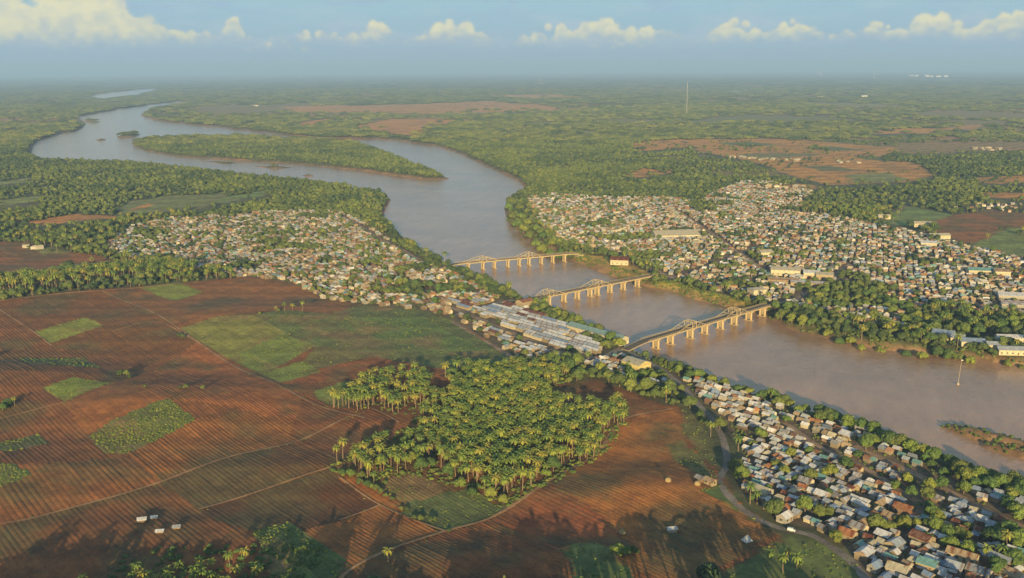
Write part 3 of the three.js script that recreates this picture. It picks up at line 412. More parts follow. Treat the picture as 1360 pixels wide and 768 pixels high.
const leafMats = GREENS.map(leafMat), barkMat = std([0.15, 0.11, 0.075]), white = leafMat([1, 1, 1]);

function palmCrown(seed) {
  const R = rng(seed), pos = [], idx = [], col = [], F = 17;
  for (let k = 0; k < F + 4; k++) {
    const dead = k >= F, a = dead ? R() * 6.283 : k * 2.399 + 0.5 * R(), up = dead ? -0.9 - 0.3 * R() : mix(1.2, -0.25, (k / F) ** 0.8) + 0.16 * (R() - 0.5), Lf = dead ? 1.9 + 0.8 * R() : 4.2 + 0.9 * R(), seg = 7;
    let r = 0.1, y = 0, e = up; const ca = Math.cos(a), sa = Math.sin(a), o = pos.length / 3;
    const tint = dead ? [1.6, 1.0, 0.75] : mix3([1, 1, 1], [1.55, 1.25, 0.9], smooth(0.55, 1, k / F) * R()), v = 0.8 + 0.4 * R();
    for (let s = 0; s <= seg; s++) {
      const t = s / seg, w = (dead ? 0.3 : 0.56) * Math.sin(Math.PI * Math.min(1, 0.14 + t * 0.84)) * (s % 2 ? 1.12 : 0.78), dy = -w * 0.62;
      pos.push(ca * r, y, sa * r, ca * r - sa * w, y + dy, sa * r + ca * w, ca * r + sa * w, y + dy, sa * r - ca * w);
      for (let q = 0; q < 3; q++) { const m = v * (q ? 1 : 1.12); col.push(tint[0] * m, tint[1] * m, tint[2] * m); }
      if (s) { const i = o + (s - 1) * 3; idx.push(i, i + 1, i + 3, i + 1, i + 4, i + 3, i, i + 3, i + 2, i + 2, i + 3, i + 5); }
      const st = Lf / seg; r += Math.cos(e) * st; y += Math.sin(e) * st; e -= (dead ? 0.12 : 0.26 + 0.1 * R());
    }
  }
  return geo(pos, idx, col);
}
function palmTrunk(seed, h) {
  const R = rng(seed), c = new THREE.CatmullRomCurve3([new THREE.Vector3(0, -0.4, 0), new THREE.Vector3(0.25 * (R() - 0.5), h * 0.4, 0.25 * (R() - 0.5)), new THREE.Vector3(0, h, 0)]);
  const g = new THREE.TubeGeometry(c, 9, 0.24, 7), p = g.attributes.position; for (let i = 0; i < p.count; i++) { const t = clamp(p.getY(i) / h, 0, 1), q = c.getPoint(t), s = mix(1.35, 0.72, Math.pow(t, 0.5)) * (Math.floor(i / 8) % 2 ? 1.06 : 0.97); p.setX(i, q.x + (p.getX(i) - q.x) * s); p.setZ(i, q.z + (p.getZ(i) - q.z) * s); } g.computeVertexNormals(); return g;
}
const PH = [9.8, 10.8, 8.6, 9.4, 11.4], PCROWN = PH.map((h, k) => lift(palmCrown(400 + k), h)), PTRUNK = PH.map((h, k) => palmTrunk(430 + k, h));
const PGREEN = [[0.118, 0.167, 0.023], [0.157, 0.194, 0.025], [0.089, 0.139, 0.022], [0.189, 0.190, 0.029]], palmMats = PGREEN.map(leafMat), palmBark = std([0.20, 0.145, 0.09]);

// ---------------------------------------------------------------- where plants stand
const taken = new Map(), TC = 12;
const claim = (x, z, r) => { const k = Math.floor(x / TC) * 8192 + Math.floor(z / TC); if (!taken.has(k)) taken.set(k, []); taken.get(k).push([x, z, r]); };
const free = (x, z, r) => { const a = Math.floor(x / TC), b = Math.floor(z / TC); for (let i = a - 2; i <= a + 2; i++) for (let j = b - 2; j <= b + 2; j++) { const l = taken.get(i * 8192 + j); if (l) for (const q of l) if (Math.hypot(q[0] - x, q[1] - z) < q[2] + r) return false; } return true; };

// ---------------------------------------------------------------- the three bridges
const stone = std([0.50, 0.40, 0.23], { map: wallTex }), stoneDark = std([0.42, 0.34, 0.21], { map: wallTex }), asphalt = std([0.16, 0.14, 0.12], { map: soilTex });
function bridge(label, piers, peaks, before, after, deckY) {
  const a = piers[0], b = piers[piers.length - 1], L = Math.hypot(b[0] - a[0], b[1] - a[1]), dx = (b[0] - a[0]) / L, dz = (b[1] - a[1]) / L, turn = Math.atan2(-dz, dx);
  const at = piers.map(p => (p[0] - a[0]) * dx + (p[1] - a[1]) * dz);
  const o = thing('river_bridge', label, 'bridge', a[0], 0, a[1], turn, 'bridges across the brown river'), W = 4.1;
  const x0 = -before, x1 = L + after;
  const deckAt = x => deckY - (x < -12 ? Math.min(1, (-12 - x) / Math.max(8, before - 12)) ** 1.3 * (deckY - 6.6) : 0) - (x > L + 4 ? (x - L - 4) / Math.max(1, after - 4) * 1.2 : 0);
  const N = 40, slab = (w, h, dy, z, xs = x0) => { const gs = []; for (let i = 0; i < N; i++) { const p = mix(xs, x1, i / N), q = mix(xs, x1, (i + 1) / N); gs.push(bar([p, deckAt(p) + dy, z], [q + 0.02, deckAt(q) + dy, z], w, h)); } return mergeGeometries(gs); };
  mesh('deck', slab(W * 2, 0.7, -0.35, 0), stoneDark, o);
  mesh('roadway', slab(W * 2 - 1.6, 0.06, 0.035, 0), asphalt, o);
  for (const s of [-1, 1]) {
    const e = mesh('edge_girder', slab(0.45, 1.0, -0.4, s * (W + 0.2), -14), stone, o);
    const r = mesh('railing', slab(0.14, 0.14, 1.1, s * (W - 0.1), -14), stone, o);
    const posts = []; for (let x = -14; x <= x1; x += 2.6) posts.push(box(0.2, 1.1, 0.2, x, deckAt(x), s * (W - 0.1))); mesh('railing_posts', mergeGeometries(posts), stone, r).userData.kind = 'stuff';
  }
  at.forEach((x) => {
    const p = new THREE.Group(); p.name = 'pier'; p.position.x = x; o.add(p); const top = deckAt(x) - 1.1;
    for (const s of [-1, 1]) { const c = new THREE.CylinderGeometry(0.95, 1.2, top - 0.9 + 3.2, 10); c.translate(0, (top - 0.9 - 3.2) / 2, s * 2.5); mesh('column', c, stone, p); }
    mesh('cap_beam', box(2.6, 0.9, 8.2, 0, top - 0.9, 0), stone, p);
    mesh('web_wall', box(1.1, top - 2.6, 3.6, 0, 1.6, 0), stoneDark, p);
    mesh('footing', box(3.2, 3.4, 8.6, 0, -2.9, 0), stoneDark, p);
  });
  for (const [pk, lh, rh, hh] of peaks) {
    const t = new THREE.Group(); t.name = 'truss'; t.position.x = at[pk]; o.add(t); const y = deckAt(at[pk]);
    for (const s of [-1, 1]) {
      const z = s * (W + 0.2), ch = [bar([-lh, y + 0.3, z], [-2.6, y + hh, z], 0.34, 0.42), bar([-2.6, y + hh, z], [2.6, y + hh, z], 0.34, 0.42), bar([2.6, y + hh, z], [rh, y + 0.3, z], 0.34, 0.42)];
      for (const g of ch) mesh('chord', g, stone, t);
      for (const x of [-2.6, 2.6]) mesh('post', box(0.42, hh, 0.5, x, y, z), stone, t);
      for (const g of [bar([-2.4, y + 0.2, z], [-lh * 0.5, y + hh * 0.5, z], 0.35), bar([2.4, y + 0.2, z], [rh * 0.5, y + hh * 0.5, z], 0.35), bar([-2.3, y + 0.3, z], [2.3, y + hh - 0.4, z], 0.3)]) mesh('brace', g, stone, t);
    }
    for (const x of [-2.6, 2.6]) mesh('portal_beam', box(0.5, 0.5, W * 2 - 0.2, x, y + hh - 0.2, 0), stone, t);
  }
  mesh('abutment', box(7, deckAt(x1) + 1.5, 10, x1 - 2, -2.2, 0), stoneDark, o);
}
bridge('nearest river bridge, with its left end beside the long turquoise shed', [[115.7,-763.6],[130.1,-775.5],[149.3,-793.6],[164.0,-807.7],[180.1,-823.5],[195.2,-837.3],[211.5,-852.9],[227.7,-867.7]], [[2, 22, 15, 5.2], [5, 21, 15, 5.4]], 38, 14, 9.6);
bridge('middle river bridge, landing by the upper end of the pale market sheds', [[34.9,-916.7],[50.7,-928.8],[64.6,-939.7],[77.7,-950.9],[85.0,-957.4],[98.9,-968.9],[113.9,-980.7],[129.5,-994.6],[145.2,-1007.0]], [[0, 13, 17, 5.2], [4, 19, 15, 5.4]], 36, 16, 9.6);
bridge('farthest river bridge, leading to the wooded point of the far town', [[-49.0,-1084.1],[-32.2,-1090.0],[-19.5,-1096.1],[-4.2,-1103.1],[8.8,-1108.9],[20.2,-1113.9],[34.3,-1121.1],[47.7,-1127.6],[61.6,-1134.1]], [[1, 22, 17, 5.2], [5, 17, 14, 5.4]], 34, 22, 9.4);

// ---------------------------------------------------------------- buildings
const ROOFS = [['white', [0.70, 0.70, 0.68], 0], ['pale blue-grey', [0.40, 0.44, 0.47], 0], ['grey', [0.33, 0.33, 0.32], 1], ['rust brown', [0.30, 0.16, 0.09], 2], ['orange', [0.42, 0.19, 0.07], 1], ['cream', [0.56, 0.50, 0.34], 0], ['blue', [0.26, 0.34, 0.46], 0], ['teal', [0.20, 0.40, 0.36], 0], ['tan', [0.42, 0.31, 0.18], 1], ['silver', [0.50, 0.50, 0.50], 1]];
const roofMats = ROOFS.map(([, c, k]) => std(c, { map: tins[k], roughness: 0.5, metalness: 0.15 }));
const WALLS = [[0.40, 0.33, 0.21], [0.30, 0.24, 0.16], [0.60, 0.54, 0.38], [0.24, 0.17, 0.11], [0.40, 0.38, 0.33]], wallMats = WALLS.map(c => std(c, { map: wallTex }));
const glassMat = new THREE.MeshStandardMaterial({ color: new THREE.Color().setRGB(0.05, 0.055, 0.06), roughness: 0.2 }), doorMat = std([0.16, 0.10, 0.06]);
function gable(l, w, h, rh, over = 0.45, hip = 0) {           // ridge along x, base at y = 0
  const a = l / 2, b = w / 2, pos = [], uv = [], q = (...v) => { const o = v.map(p => p); for (const k of v.length === 4 ? [0, 1, 2, 0, 2, 3] : [0, 1, 2]) { pos.push(...o[k]); uv.push(o[k][0] + o[k][2] * 0.0 + (Math.abs(o[k][0]) >= a - hip - 1e-3 && v.length === 3 ? o[k][2] : 0), o[k][1] + Math.abs(o[k][2])); } };
  q([-a, 0, b], [a, 0, b], [a, h, b], [-a, h, b]); q([a, 0, -b], [-a, 0, -b], [-a, h, -b], [a, h, -b]);
  q([a, 0, b], [a, 0, -b], [a, h, -b], [a, h, b]); q([-a, 0, -b], [-a, 0, b], [-a, h, b], [-a, h, -b]);
  if (!hip) { q([a, h, b], [a, h, -b], [a, h + rh, 0]); q([-a, h, -b], [-a, h, b], [-a, h + rh, 0]); }
  const wall = geo(pos, null, null, uv); pos.length = 0; uv.length = 0;
  const A = a + over, B = b + over, s = rh / b, e = h - over * s + 0.06, t = h + rh + 0.06, r = A - hip, th = 0.12;
  q([-A, e, B], [A, e, B], [r, t, 0], [-r, t, 0]); q([A, e, -B], [-A, e, -B], [-r, t, 0], [r, t, 0]);
  if (hip) { q([A, e, B], [A, e, -B], [r, t, 0]); q([-A, e, -B], [-A, e, B], [-r, t, 0]); }
  q([-A, e - th, B], [A, e - th, B], [A, e, B], [-A, e, B]); q([A, e - th, -B], [-A, e - th, -B], [-A, e, -B], [A, e, -B]);
  for (const k of [-1, 1]) { const X = k * A; q([X, e - th, B], [X, e, B], [hip ? X : X, hip ? e : t, hip ? -B : 0], [X, hip ? e - th : t - th, hip ? -B : 0]); if (!hip) q([X, e - th, -B], [X, e, -B], [X, t, 0], [X, t - th, 0]); }
  if (!hip) { q([A, e - th, B], [-A, e - th, B], [-A, t - th, 0], [A, t - th, 0]); q([-A, e - th, -B], [A, e - th, -B], [A, t - th, 0], [-A, t - th, 0]); } else q([-A, e - th, -B], [A, e - th, -B], [A, e - th, B], [-A, e - th, B]);
  const roof = geo(pos, null, null, uv); return { wall, roof };
}
function building(name, label, category, p, turn, l, w, h, rh, roofMat, wallMat, { hip = 0, openings = 0, group, sink = 0.4, over = 0.5 } = {}) {
  const y = height(p[0], p[1]) - sink + 0.25, o = thing(name, label, category, p[0], y, p[1], turn, group), g = gable(l, w, h + sink, rh, over, hip);
  const body = mesh('wall', g.wall, wallMat, o); mesh('roof', g.roof, roofMat, o);
  for (let k = 0; k < openings; k++) {
    const x = -l / 2 + l * (k + 0.5) / openings, wd = Math.min(1.3, l / openings * 0.5);
    for (const s of [-1, 1]) if (k === Math.floor(openings / 2) && s > 0) mesh('door', box(1.1, 2.05, 0.1, x, sink, s * (w / 2 + 0.02)), doorMat, o); else { const f = mesh('window', box(wd, 1.0, 0.1, x, sink + 1.0, s * (w / 2 + 0.01)), glassMat, o); mesh('sill', box(wd + 0.2, 0.1, 0.22, x, sink + 0.88, s * (w / 2 + 0.08)), wallMat, f); }
  }
  if (name === 'house' && hash(Math.round(p[0] * 5), Math.round(p[1] * 3)) < 0.5) { const q = hash(Math.round(p[0]), 17), d = 1.6 + q, len = l * (0.35 + 0.4 * q), x = (q - 0.5) * (l - len), s = q < 0.6 ? 1 : -1, zc = s * (w / 2 + d / 2), lt = mesh('lean_to', box(len, 1.5 + sink, d - 0.1, x, 0, zc), wallMats[3], o), slope = bar([x, sink + 1.95, s * (w / 2 + 0.05)], [x, sink + 1.55, s * (w / 2 + d + 0.25)], len + 0.3, 0.08); mesh('lean_to_roof', slope, roofMats[[3, 2, 9, 8][Math.floor(q * 3.99)]], lt); }
  if (openings) for (const s of [-1, 1]) mesh('window', box(0.1, 1.0, 1.1, s * (l / 2 + 0.01), sink + 1.0, 0), glassMat, o);
  const nc = Math.max(1, Math.round(l / w)); for (let k = 0; k < nc; k++) { const t = (k + 0.5) / nc - 0.5; claim(p[0] + Math.cos(turn) * l * t, p[1] - Math.sin(turn) * l * t, w * 0.55); }
  return o;
}
const TU = -50 * Math.PI / 180, TV = 43 * Math.PI / 180, roofOf = n => roofMats[ROOFS.findIndex(r => r[0] === n)], wallOf = k => wallMats[k];
const one = (s) => s[0];
building('long_shed', 'very long shed with turquoise tin roof between river trees and nearest bridge', 'shed', one([[69.4,-777.1]]), TU, 62, 9.5, 5, 2.2, std([0.27, 0.40, 0.36], { map: tins[0], roughness: 0.5, metalness: 0.15 }), wallOf(2), { openings: 10 });
building('market_hall', 'big cream-roofed hall with yellow walls near the left end of the nearest bridge', 'hall', one([[90.3,-687.6]]), TU, 17, 13, 6, 2.2, roofOf('cream'), std([0.62, 0.52, 0.22], { map: wallTex }), { openings: 5 });
building('storehouse', 'rust-roofed store at the landing of the middle bridge', 'storehouse', one([[11.7,-883.3]]), TV, 14, 10, 6, 2, roofOf('orange'), wallOf(0), { openings: 4 });
building('bank_house', 'lone brown-roofed house on the bare bank between the far bridges', 'house', one([[121.3,-1085.6]]), -0.2, 20, 11, 5.5, 3, roofOf('rust brown'), wallOf(2), { openings: 4 });
building('canopy_hall', 'large flat cream canopy roof in the middle of the far town', 'hall', one([[212.5,-1266.2]]), 0.12, 58, 26, 4, 5, roofOf('cream'), wallOf(2), { openings: 8 });
building('warehouse', 'long cream warehouse above the right end of the nearest bridge', 'warehouse', one([[290.4,-1022.4]]), -0.25, 30, 14, 6, 2.4, roofOf('cream'), wallOf(2), { openings: 6 });
building('warehouse', 'pale warehouse just right of the long cream one above the nearest bridge', 'warehouse', one([[313.5,-1006.2]]), -0.3, 16, 12, 6, 2.2, roofOf('white'), wallOf(2), { openings: 4 });
building('warehouse', 'cream warehouse at the end of the warehouse row above the nearest bridge', 'warehouse', one([[324.5,-998.3]]), -0.3, 17, 12, 5.6, 2, roofOf('cream'), wallOf(0), { openings: 4 });
building('low_shed', 'low tan shed in front of the cream warehouses across the river', 'shed', one([[276.8,-981.2]]), -0.25, 30, 9, 4, 1.6, roofOf('tan'), wallOf(1), { openings: 5 });
building('low_shed', 'long grey shed in front of the warehouse row across the river', 'shed', one([[299.3,-966.2]]), -0.3, 36, 9, 3.6, 1.4, roofOf('silver'), wallOf(0), { openings: 5 });
building('office_block', 'square pale block by the trees at the right end of the nearest bridge', 'building', one([[236.0,-923.9]]), 0.3, 14, 12, 7, 1.4, roofOf('cream'), wallOf(2), { openings: 4, hip: 4 });
building('teal_shed', 'long teal-roofed shed at the right side of the far town', 'shed', one([[495.5,-1016.4]]), -0.2, 27, 12, 5, 2.2, roofOf('teal'), wallOf(2), { openings: 4 });
building('tan_hall', 'cream hall beside the teal-roofed shed in the far town', 'hall', one([[511.1,-1004.3]]), -0.2, 15, 11, 6, 2, roofOf('tan'), wallOf(2), { openings: 4 });
building('pale_shed', 'wide white-roofed shed among trees at the right edge of the photo', 'shed', one([[471.9,-901.9]]), -0.3, 26, 14, 5, 2.2, roofOf('white'), wallOf(4), { openings: 4 });
building('pale_shed', 'second white-roofed shed just below the one among trees at the right edge', 'shed', one([[459.0,-869.1]]), -0.3, 26, 12, 5, 2.2, roofOf('silver'), wallOf(4), { openings: 4 });
const RB = 'white buildings on the far river bank';
building('river_house', 'blue-roofed building farthest left of the white riverbank buildings', 'building', one([[348.3,-766.3]]), -0.6, 16, 9, 5, 2.4, roofOf('blue'), wallOf(2), { openings: 4, group: RB });
building('river_house', 'small pale building between the blue-roofed one and the cream-walled riverbank house', 'building', one([[355.8,-757.1]]), -0.5, 10, 7, 4, 2, roofOf('pale blue-grey'), wallOf(2), { openings: 3, group: RB });
building('river_house', 'cream-walled riverbank house with blue-grey roof left of the bare bank', 'building', one([[361.2,-743.8]]), -0.25, 17, 9, 4.6, 2, roofOf('blue'), wallOf(2), { openings: 5, group: RB });
building('river_house', 'small cream building above the bare patch of the river bank', 'building', one([[371.9,-733.0]]), -0.2, 9, 8, 5, 1.8, roofOf('pale blue-grey'), wallOf(2), { openings: 3, group: RB });
building('river_house', 'tall long cream building, upper of two at the right edge of the river bank', 'building', one([[392.7,-745.3]]), -0.12, 23, 9, 7, 1.8, roofOf('white'), wallOf(2), { openings: 6, group: RB });
building('river_house', 'low long grey-roofed building, lower of two at the right edge of the river bank', 'building', one([[383.0,-722.4]]), -0.12, 24, 9, 4, 2, roofOf('pale blue-grey'), wallOf(2), { openings: 6, group: RB });
building('farm_house', 'small pale farmhouse at the foot of the palm wood across the river', 'house', one([[539.6,-1412.3]]), -0.1, 17, 8, 4, 2.4, roofOf('cream'), wallOf(2), {});
building('school_block', 'long cream block standing between the green and brown fields across the river', 'building', one([[566.6,-1334.4]]), -0.15, 29, 9, 5, 2.2, roofOf('cream'), wallOf(2), { openings: 6 });
building('white_store', 'bright white roofed store at the top edge of the far town', 'building', one([[511.3,-1188.6]]), -0.3, 18, 12, 5, 2, roofOf('white'), wallOf(2), {});
building('pale_hall', 'pale long hall below the brown field at the edge of the far town', 'hall', one([[547.1,-1242.6]]), 0.1, 26, 10, 5, 2, roofOf('cream'), wallOf(2), {});
building('town_hall', 'big white roofed hall above the bridge warehouses in the far town', 'hall', one([[294.9,-1125.8]]), 0.2, 15, 12, 6, 2.4, roofOf('cream'), wallOf(2), {});
building('field_hut', 'tiny thatched hut standing in the field by the road bend', 'hut', one([[102.6,-477.5]]), TU, 5.5, 4, 2.4, 1.2, roofOf('tan'), wallOf(0), { openings: 2 });
building('field_hut', 'tiny grey hut beside the thatched hut in the field', 'hut', one([[98.2,-481.4]]), TU, 4.4, 3.4, 2.0, 1.0, roofOf('grey'), wallOf(3), {});
building('field_shelter', 'little white-roofed shelter alone in the dark ploughed field', 'shelter', one([[74.6,-427.6]]), 0.2, 4.0, 2.8, 1.6, 0.7, roofOf('white'), wallOf(4), {});
// low sheds of the left field
building('field_shelter', 'largest of the four white shelters in the dim left field, with brown walls', 'shelter', one([[-180.1,-441.2]]), 0.3, 3.6, 3.2, 1.9, 0.7, roofOf('white'), wallOf(3), {});
building('field_shelter', 'small blue-grey shelter behind the largest one in the left field', 'shelter', one([[-175.6,-445.2]]), 0.2, 2.6, 2.2, 1.2, 0.5, roofOf('blue'), wallOf(3), {});
building('field_shelter', 'small white shelter nearest the palms in the left field', 'shelter', one([[-166.6,-427.6]]), 0.1, 3.2, 2.4, 1.1, 0.5, roofOf('white'), wallOf(3), {});
building('field_shelter', 'pale shelter farthest right of the four in the left field', 'shelter', one([[-160.3,-432.2]]), 0.25, 3.0, 2.4, 1.2, 0.5, roofOf('pale blue-grey'), wallOf(3), {});
building('tent', 'small white pointed tent at the field edge below the road', 'tent', one([[107.9,-418.1]]), 0.5, 3, 3, 0.7, 2.0, roofOf('white'), wallOf(4), { hip: 1.5 });
// pale haystacks in the field
for (const [p, l] of [[one([[95.4,-474.8]]), 'pale round haystack left of the field huts'], [one([[80.7,-477.8]]), 'tan haystack alone in the hollow of the red field'], [one([[51.3,-425.6]]), 'yellow haystack among the tree shadows on the red field']]) { const g = new THREE.SphereGeometry(1.7, 14, 9); g.scale(1, 0.9, 1); const q = g.attributes.position; for (let i = 0; i < q.count; i++) { const k = 1 + 0.12 * (hash(Math.round(q.getX(i) * 60), Math.round(q.getZ(i) * 60 + q.getY(i) * 9)) - 0.5); q.setXYZ(i, q.getX(i) * k, q.getY(i) * k, q.getZ(i) * k); } g.computeVertexNormals(); const m = mesh('haystack', g, std([0.50, 0.40, 0.20], { map: soilTex }), scene); m.position.set(p[0], height(...p) + 0.9, p[1]); m.userData = { label: l, category: 'haystack' }; }

// market sheds: rows of long pale roofs
{
  const R = rng(77), A = area([[-56.9,-903.2],[-28.7,-911.8],[6.9,-883.4],[24.1,-854.4],[52.0,-803.9],[70.5,-741.5],[64.0,-721.0],[35.3,-746.6],[6.1,-792.7],[-26.8,-844.6]]), B = area([[-23.1,-828.6],[5.9,-773.9],[34.6,-729.7],[61.1,-713.0],[50.2,-703.5],[22.4,-713.8],[5.6,-738.7],[-15.8,-786.1]]);
  const [px, pz] = [U[1], -U[0]]; let n = 0; const PL = ['in the row next to the river trees', 'in the second rows from the river trees', 'in the middle rows of the market', 'in the rows beside the dirt street', 'below the dirt street'];
  const c0 = one([[12.2,-785.4]]), spots = [];
  for (let b = -70; b < 90; b += 6.3) for (let a = -150 - 8 * R(); a < 130;) {
    const l = 8 + 11 * R(), x = c0[0] + U[0] * (a + l / 2) + px * b, z = c0[1] + U[1] * (a + l / 2) + pz * b; a += l + 0.9 + 2.5 * R() * R();
    const low = has(B, x, z); if (!(has(A, x, z) || low) || roadGap(x, z) < 2.6 || !free(x, z, 3) || shore(x, z) < 15 || R() < (low ? 0.3 : 0.06)) continue;
    spots.push([x, z, low ? l * 0.7 : l, b, low]);
  }
  for (const [x, z, l, b, low] of spots) {
    const k = [0, 1, 0, 6, 9, 0, 0, 3, 1, 0, 9, 0][Math.floor(R() * 12)], zone = low ? 4 : b > 34 ? 0 : b > 20 ? 1 : b > 4 ? 2 : 3;
    building('market_shed', `long ${ROOFS[k][0]} tin-roofed market shed ${PL[zone]}`, 'shed', [x, z], TU + 0.04 * (R() - 0.5), l, 4.3 + 0.8 * R(), 2.2 + 0.6 * R(), 0.9 + 0.4 * R(), roofMats[k], wallMats[Math.floor(R() * 5)], { group: `${ROOFS[k][0]} market sheds ${PL[zone]}`, over: 0.25 }); n++;
  }
  console.log('market sheds', n);
}

// ---------------------------------------------------------------- trees that stand out, traced one by one [x, z, crown radius]
const TREES = [], PALMS = [];
const tree = (x, z, r, c, place, flatness) => { TREES.push({ x, z, r, c, place }); claim(x, z, r * 0.6); };
{
  const R = rng(5);
  const plant = (list, place) => { for (const [x, z, r] of list) tree(x, z, r, Math.floor(R() * 6), place); };
  plant([[125.9,-565.2,5.2],[120.8,-500.9,5.4],[120.2,-484.0,5.4],[157.2,-522.8,3.6],[168.9,-575.0,3.5],[170.7,-494.1,5.6],[158.0,-488.3,5],[182.8,-506.2,5],[151.1,-486.4,4],[143.1,-446.8,5.6],[148.6,-441.7,5],[153.5,-443.3,4],[148.6,-416.8,4.4],[202.4,-530.0,5.5],[195.0,-521.1,4],[210.0,-539.2,4.6],[121.0,-460.8,3],[131.5,-472.4,3],[171.8,-431.0,5.5],[177.6,-429.4,4.6],[198.5,-428.3,5.4],[202.9,-423.6,5.6],[207.5,-420.6,5.2],[199.2,-411.8,4.8],[205.4,-407.4,4.6],[190.0,-416.3,4.6],[221.0,-415.9,6.4],[230.9,-423.3,6],[230.6,-412.9,6.4],[219.2,-394.8,6.6],[209.4,-388.3,5],[244.5,-440.5,6],[244.2,-448.8,5],[203.2,-466.9,4],[199.8,-478.0,4],[161.1,-467.4,3.5],[232.0,-471.0,4.6],[223.2,-477.7,4],[244.7,-485.1,4.4],[246.8,-473.6,5],[253.8,-464.3,5],[105.8,-642.2,4.4],[96.8,-644.0,4],[74.8,-661.2,4.2],[63.6,-677.2,4.6],[149.7,-552.3,3],[139.5,-538.0,3.4],[144.5,-506.8,4],[146.6,-496.4,4.2],[168.8,-526.0,3.5],[114.8,-637.2,3],[118.6,-589.4,3]], 'among the houses of the lower village');
  plant([[193.9,-586.7,5],[200.7,-596.4,3.2],[212.3,-582.3,4.2],[187.7,-598.0,4],[199.4,-574.4,5],[202.9,-563.9,5],[210.2,-561.3,5.4],[215.6,-554.9,5.4],[217.8,-536.7,6.6],[222.6,-532.0,6.8],[226.3,-525.1,6],[230.9,-520.6,5.6],[234.5,-514.0,5.4],[240.0,-505.4,6],[240.7,-495.0,6.6],[240.3,-485.1,7],[246.2,-485.0,5.4],[252.2,-485.0,5],[253.5,-475.4,6],[259.3,-475.3,6.6],[259.7,-466.1,6.6],[217.9,-546.3,5],[180.1,-605.4,4.4],[172.7,-614.4,4.6],[165.4,-620.6,4.6],[159.1,-630.0,4.6],[153.0,-636.5,4.4],[146.2,-648.0,4.2],[139.1,-656.5,4.4],[133.2,-667.0,4.2],[181.7,-593.9,3.4]], 'on the river bank below the lower village');
  plant([[83.9,-745.5,6],[79.5,-761.0,6.4],[89.2,-760.7,5.4],[71.5,-786.5,5.6],[65.8,-793.8,4.6],[58.5,-806.2,5.4],[51.8,-821.6,5],[46.2,-837.5,5],[41.2,-845.7,5],[35.0,-856.9,4.4],[28.8,-874.1,5],[22.4,-892.0,4.6],[16.9,-898.2,4],[7.1,-907.7,4.4],[-1.5,-923.7,5],[-8.9,-940.3,5],[-19.0,-967.9,5],[-27.1,-989.7,4.6],[-37.0,-1008.6,4.4],[-44.0,-1024.2,4.4],[113.8,-715.9,4.6],[119.6,-705.9,4.6],[124.8,-696.3,4.4],[109.3,-724.1,4],[73.3,-772.4,5],[40.7,-862.4,4]], 'on the near bank beside the bridges');
  plant([[6,-1688,8],[-2,-1610,9],[-4,-1521,9],[0.6,-1441.4,9],[9.0,-1369.2,9],[15.9,-1329.0,9],[23.2,-1278.9,9],[31.0,-1232.3,9],[37.6,-1199.4,9],[45.9,-1173.1,8],[54.1,-1152.9,7],[21.7,-1368.7,8],[13.8,-1425.9,8],[12,-1521,8],[23.5,-1479.3,7],[32.7,-1303.0,8],[41.3,-1254.7,8],[50.3,-1215.1,7],[59.6,-1172.7,6]], 'on the wooded point beside the farthest bridge');
  plant([[238.3,-843.7,6.4],[238.9,-866.0,6],[243.9,-830.1,6.6],[249.3,-816.9,6.4],[247.4,-857.3,6],[256.7,-811.7,5.4],[271.2,-829.4,5],[264.4,-848.5,5],[263.3,-791.7,5],[268.0,-777.3,5.4],[275.6,-772.5,5],[282.1,-801.1,5],[318.9,-841.7,5.6],[319.1,-815.3,6],[321.1,-795.2,5.6],[323.9,-778.4,5.6],[325.4,-762.3,5.4],[341.0,-789.9,6],[332.9,-755.4,6],[331.2,-736.0,6.4],[338.7,-731.6,6],[344.3,-727.3,5.4],[349.2,-719.0,5],[369.7,-777.4,6.6],[383.0,-779.4,6.6],[396.7,-788.7,6.6],[408.3,-793.2,7],[420.0,-797.9,7],[438.3,-825.4,7],[424.2,-825.8,6.4],[405.2,-813.3,6.4],[390.2,-808.5,6.4],[367.6,-789.3,6],[364.8,-809.1,6],[360.8,-827.3,6],[380.8,-862.5,5.6],[355.1,-840.8,5.4],[340.6,-855.0,5],[373.7,-710.5,4],[381.8,-706.4,4],[292.5,-751.9,4.6],[279.2,-756.6,4.4],[290.2,-779.2,5],[309.0,-740.7,5],[317.3,-732.0,5.4]], 'in the thick belt on the far bank right of the bridges');
  plant([[46.2,-401.0,4.6],[50.4,-402.3,3],[53.9,-403.7,2.4]], 'round the green plot in the red field');
  plant([[-67.7,-520.8,4.6],[-62.1,-531.9,4.8],[-57.0,-512.0,5],[-53.0,-518.4,5.2],[-49.8,-501.4,5],[-46.2,-507.6,4.4],[-72.9,-504.8,4.6],[-35.1,-495.1,4.6],[-27.5,-481.3,3.6],[-21.1,-470.0,3.4],[-11.4,-468.0,4],[-5.2,-462.6,3.4],[21.9,-500.3,5.2],[17.6,-492.3,3.6],[-80.9,-489.8,3],[-87.1,-492.8,2.8],[-91.7,-493.9,2.6],[-20.5,-624.0,4],[-43.0,-665.2,6],[-37.1,-653.2,6],[-29.7,-664.9,6],[-19.2,-673.5,6],[-11.2,-676.9,6],[-0.4,-669.6,6],[10.5,-678.2,6],[21.5,-683.5,6],[29.2,-672.5,6],[40.5,-681.3,6],[48.0,-672.2,5]], 'at the edge of the palm grove');
  plant([[-48.6,-446.0,1.9],[-45.5,-444.3,2.2],[-40.2,-442.6,2],[-38.5,-444.2,1.8],[-53.4,-456.2,1.8],[-56.0,-456.3,1.7],[-61.8,-466.9,1.8],[-71.4,-478.1,2.2],[-68.5,-474.3,2.2],[-65.7,-470.6,1.9],[-81.0,-484.9,2.4],[-76.6,-482.0,2.8],[-73.6,-480.0,2.4],[-30.8,-432.1,1.5]], 'in the hedge below the palm grove');
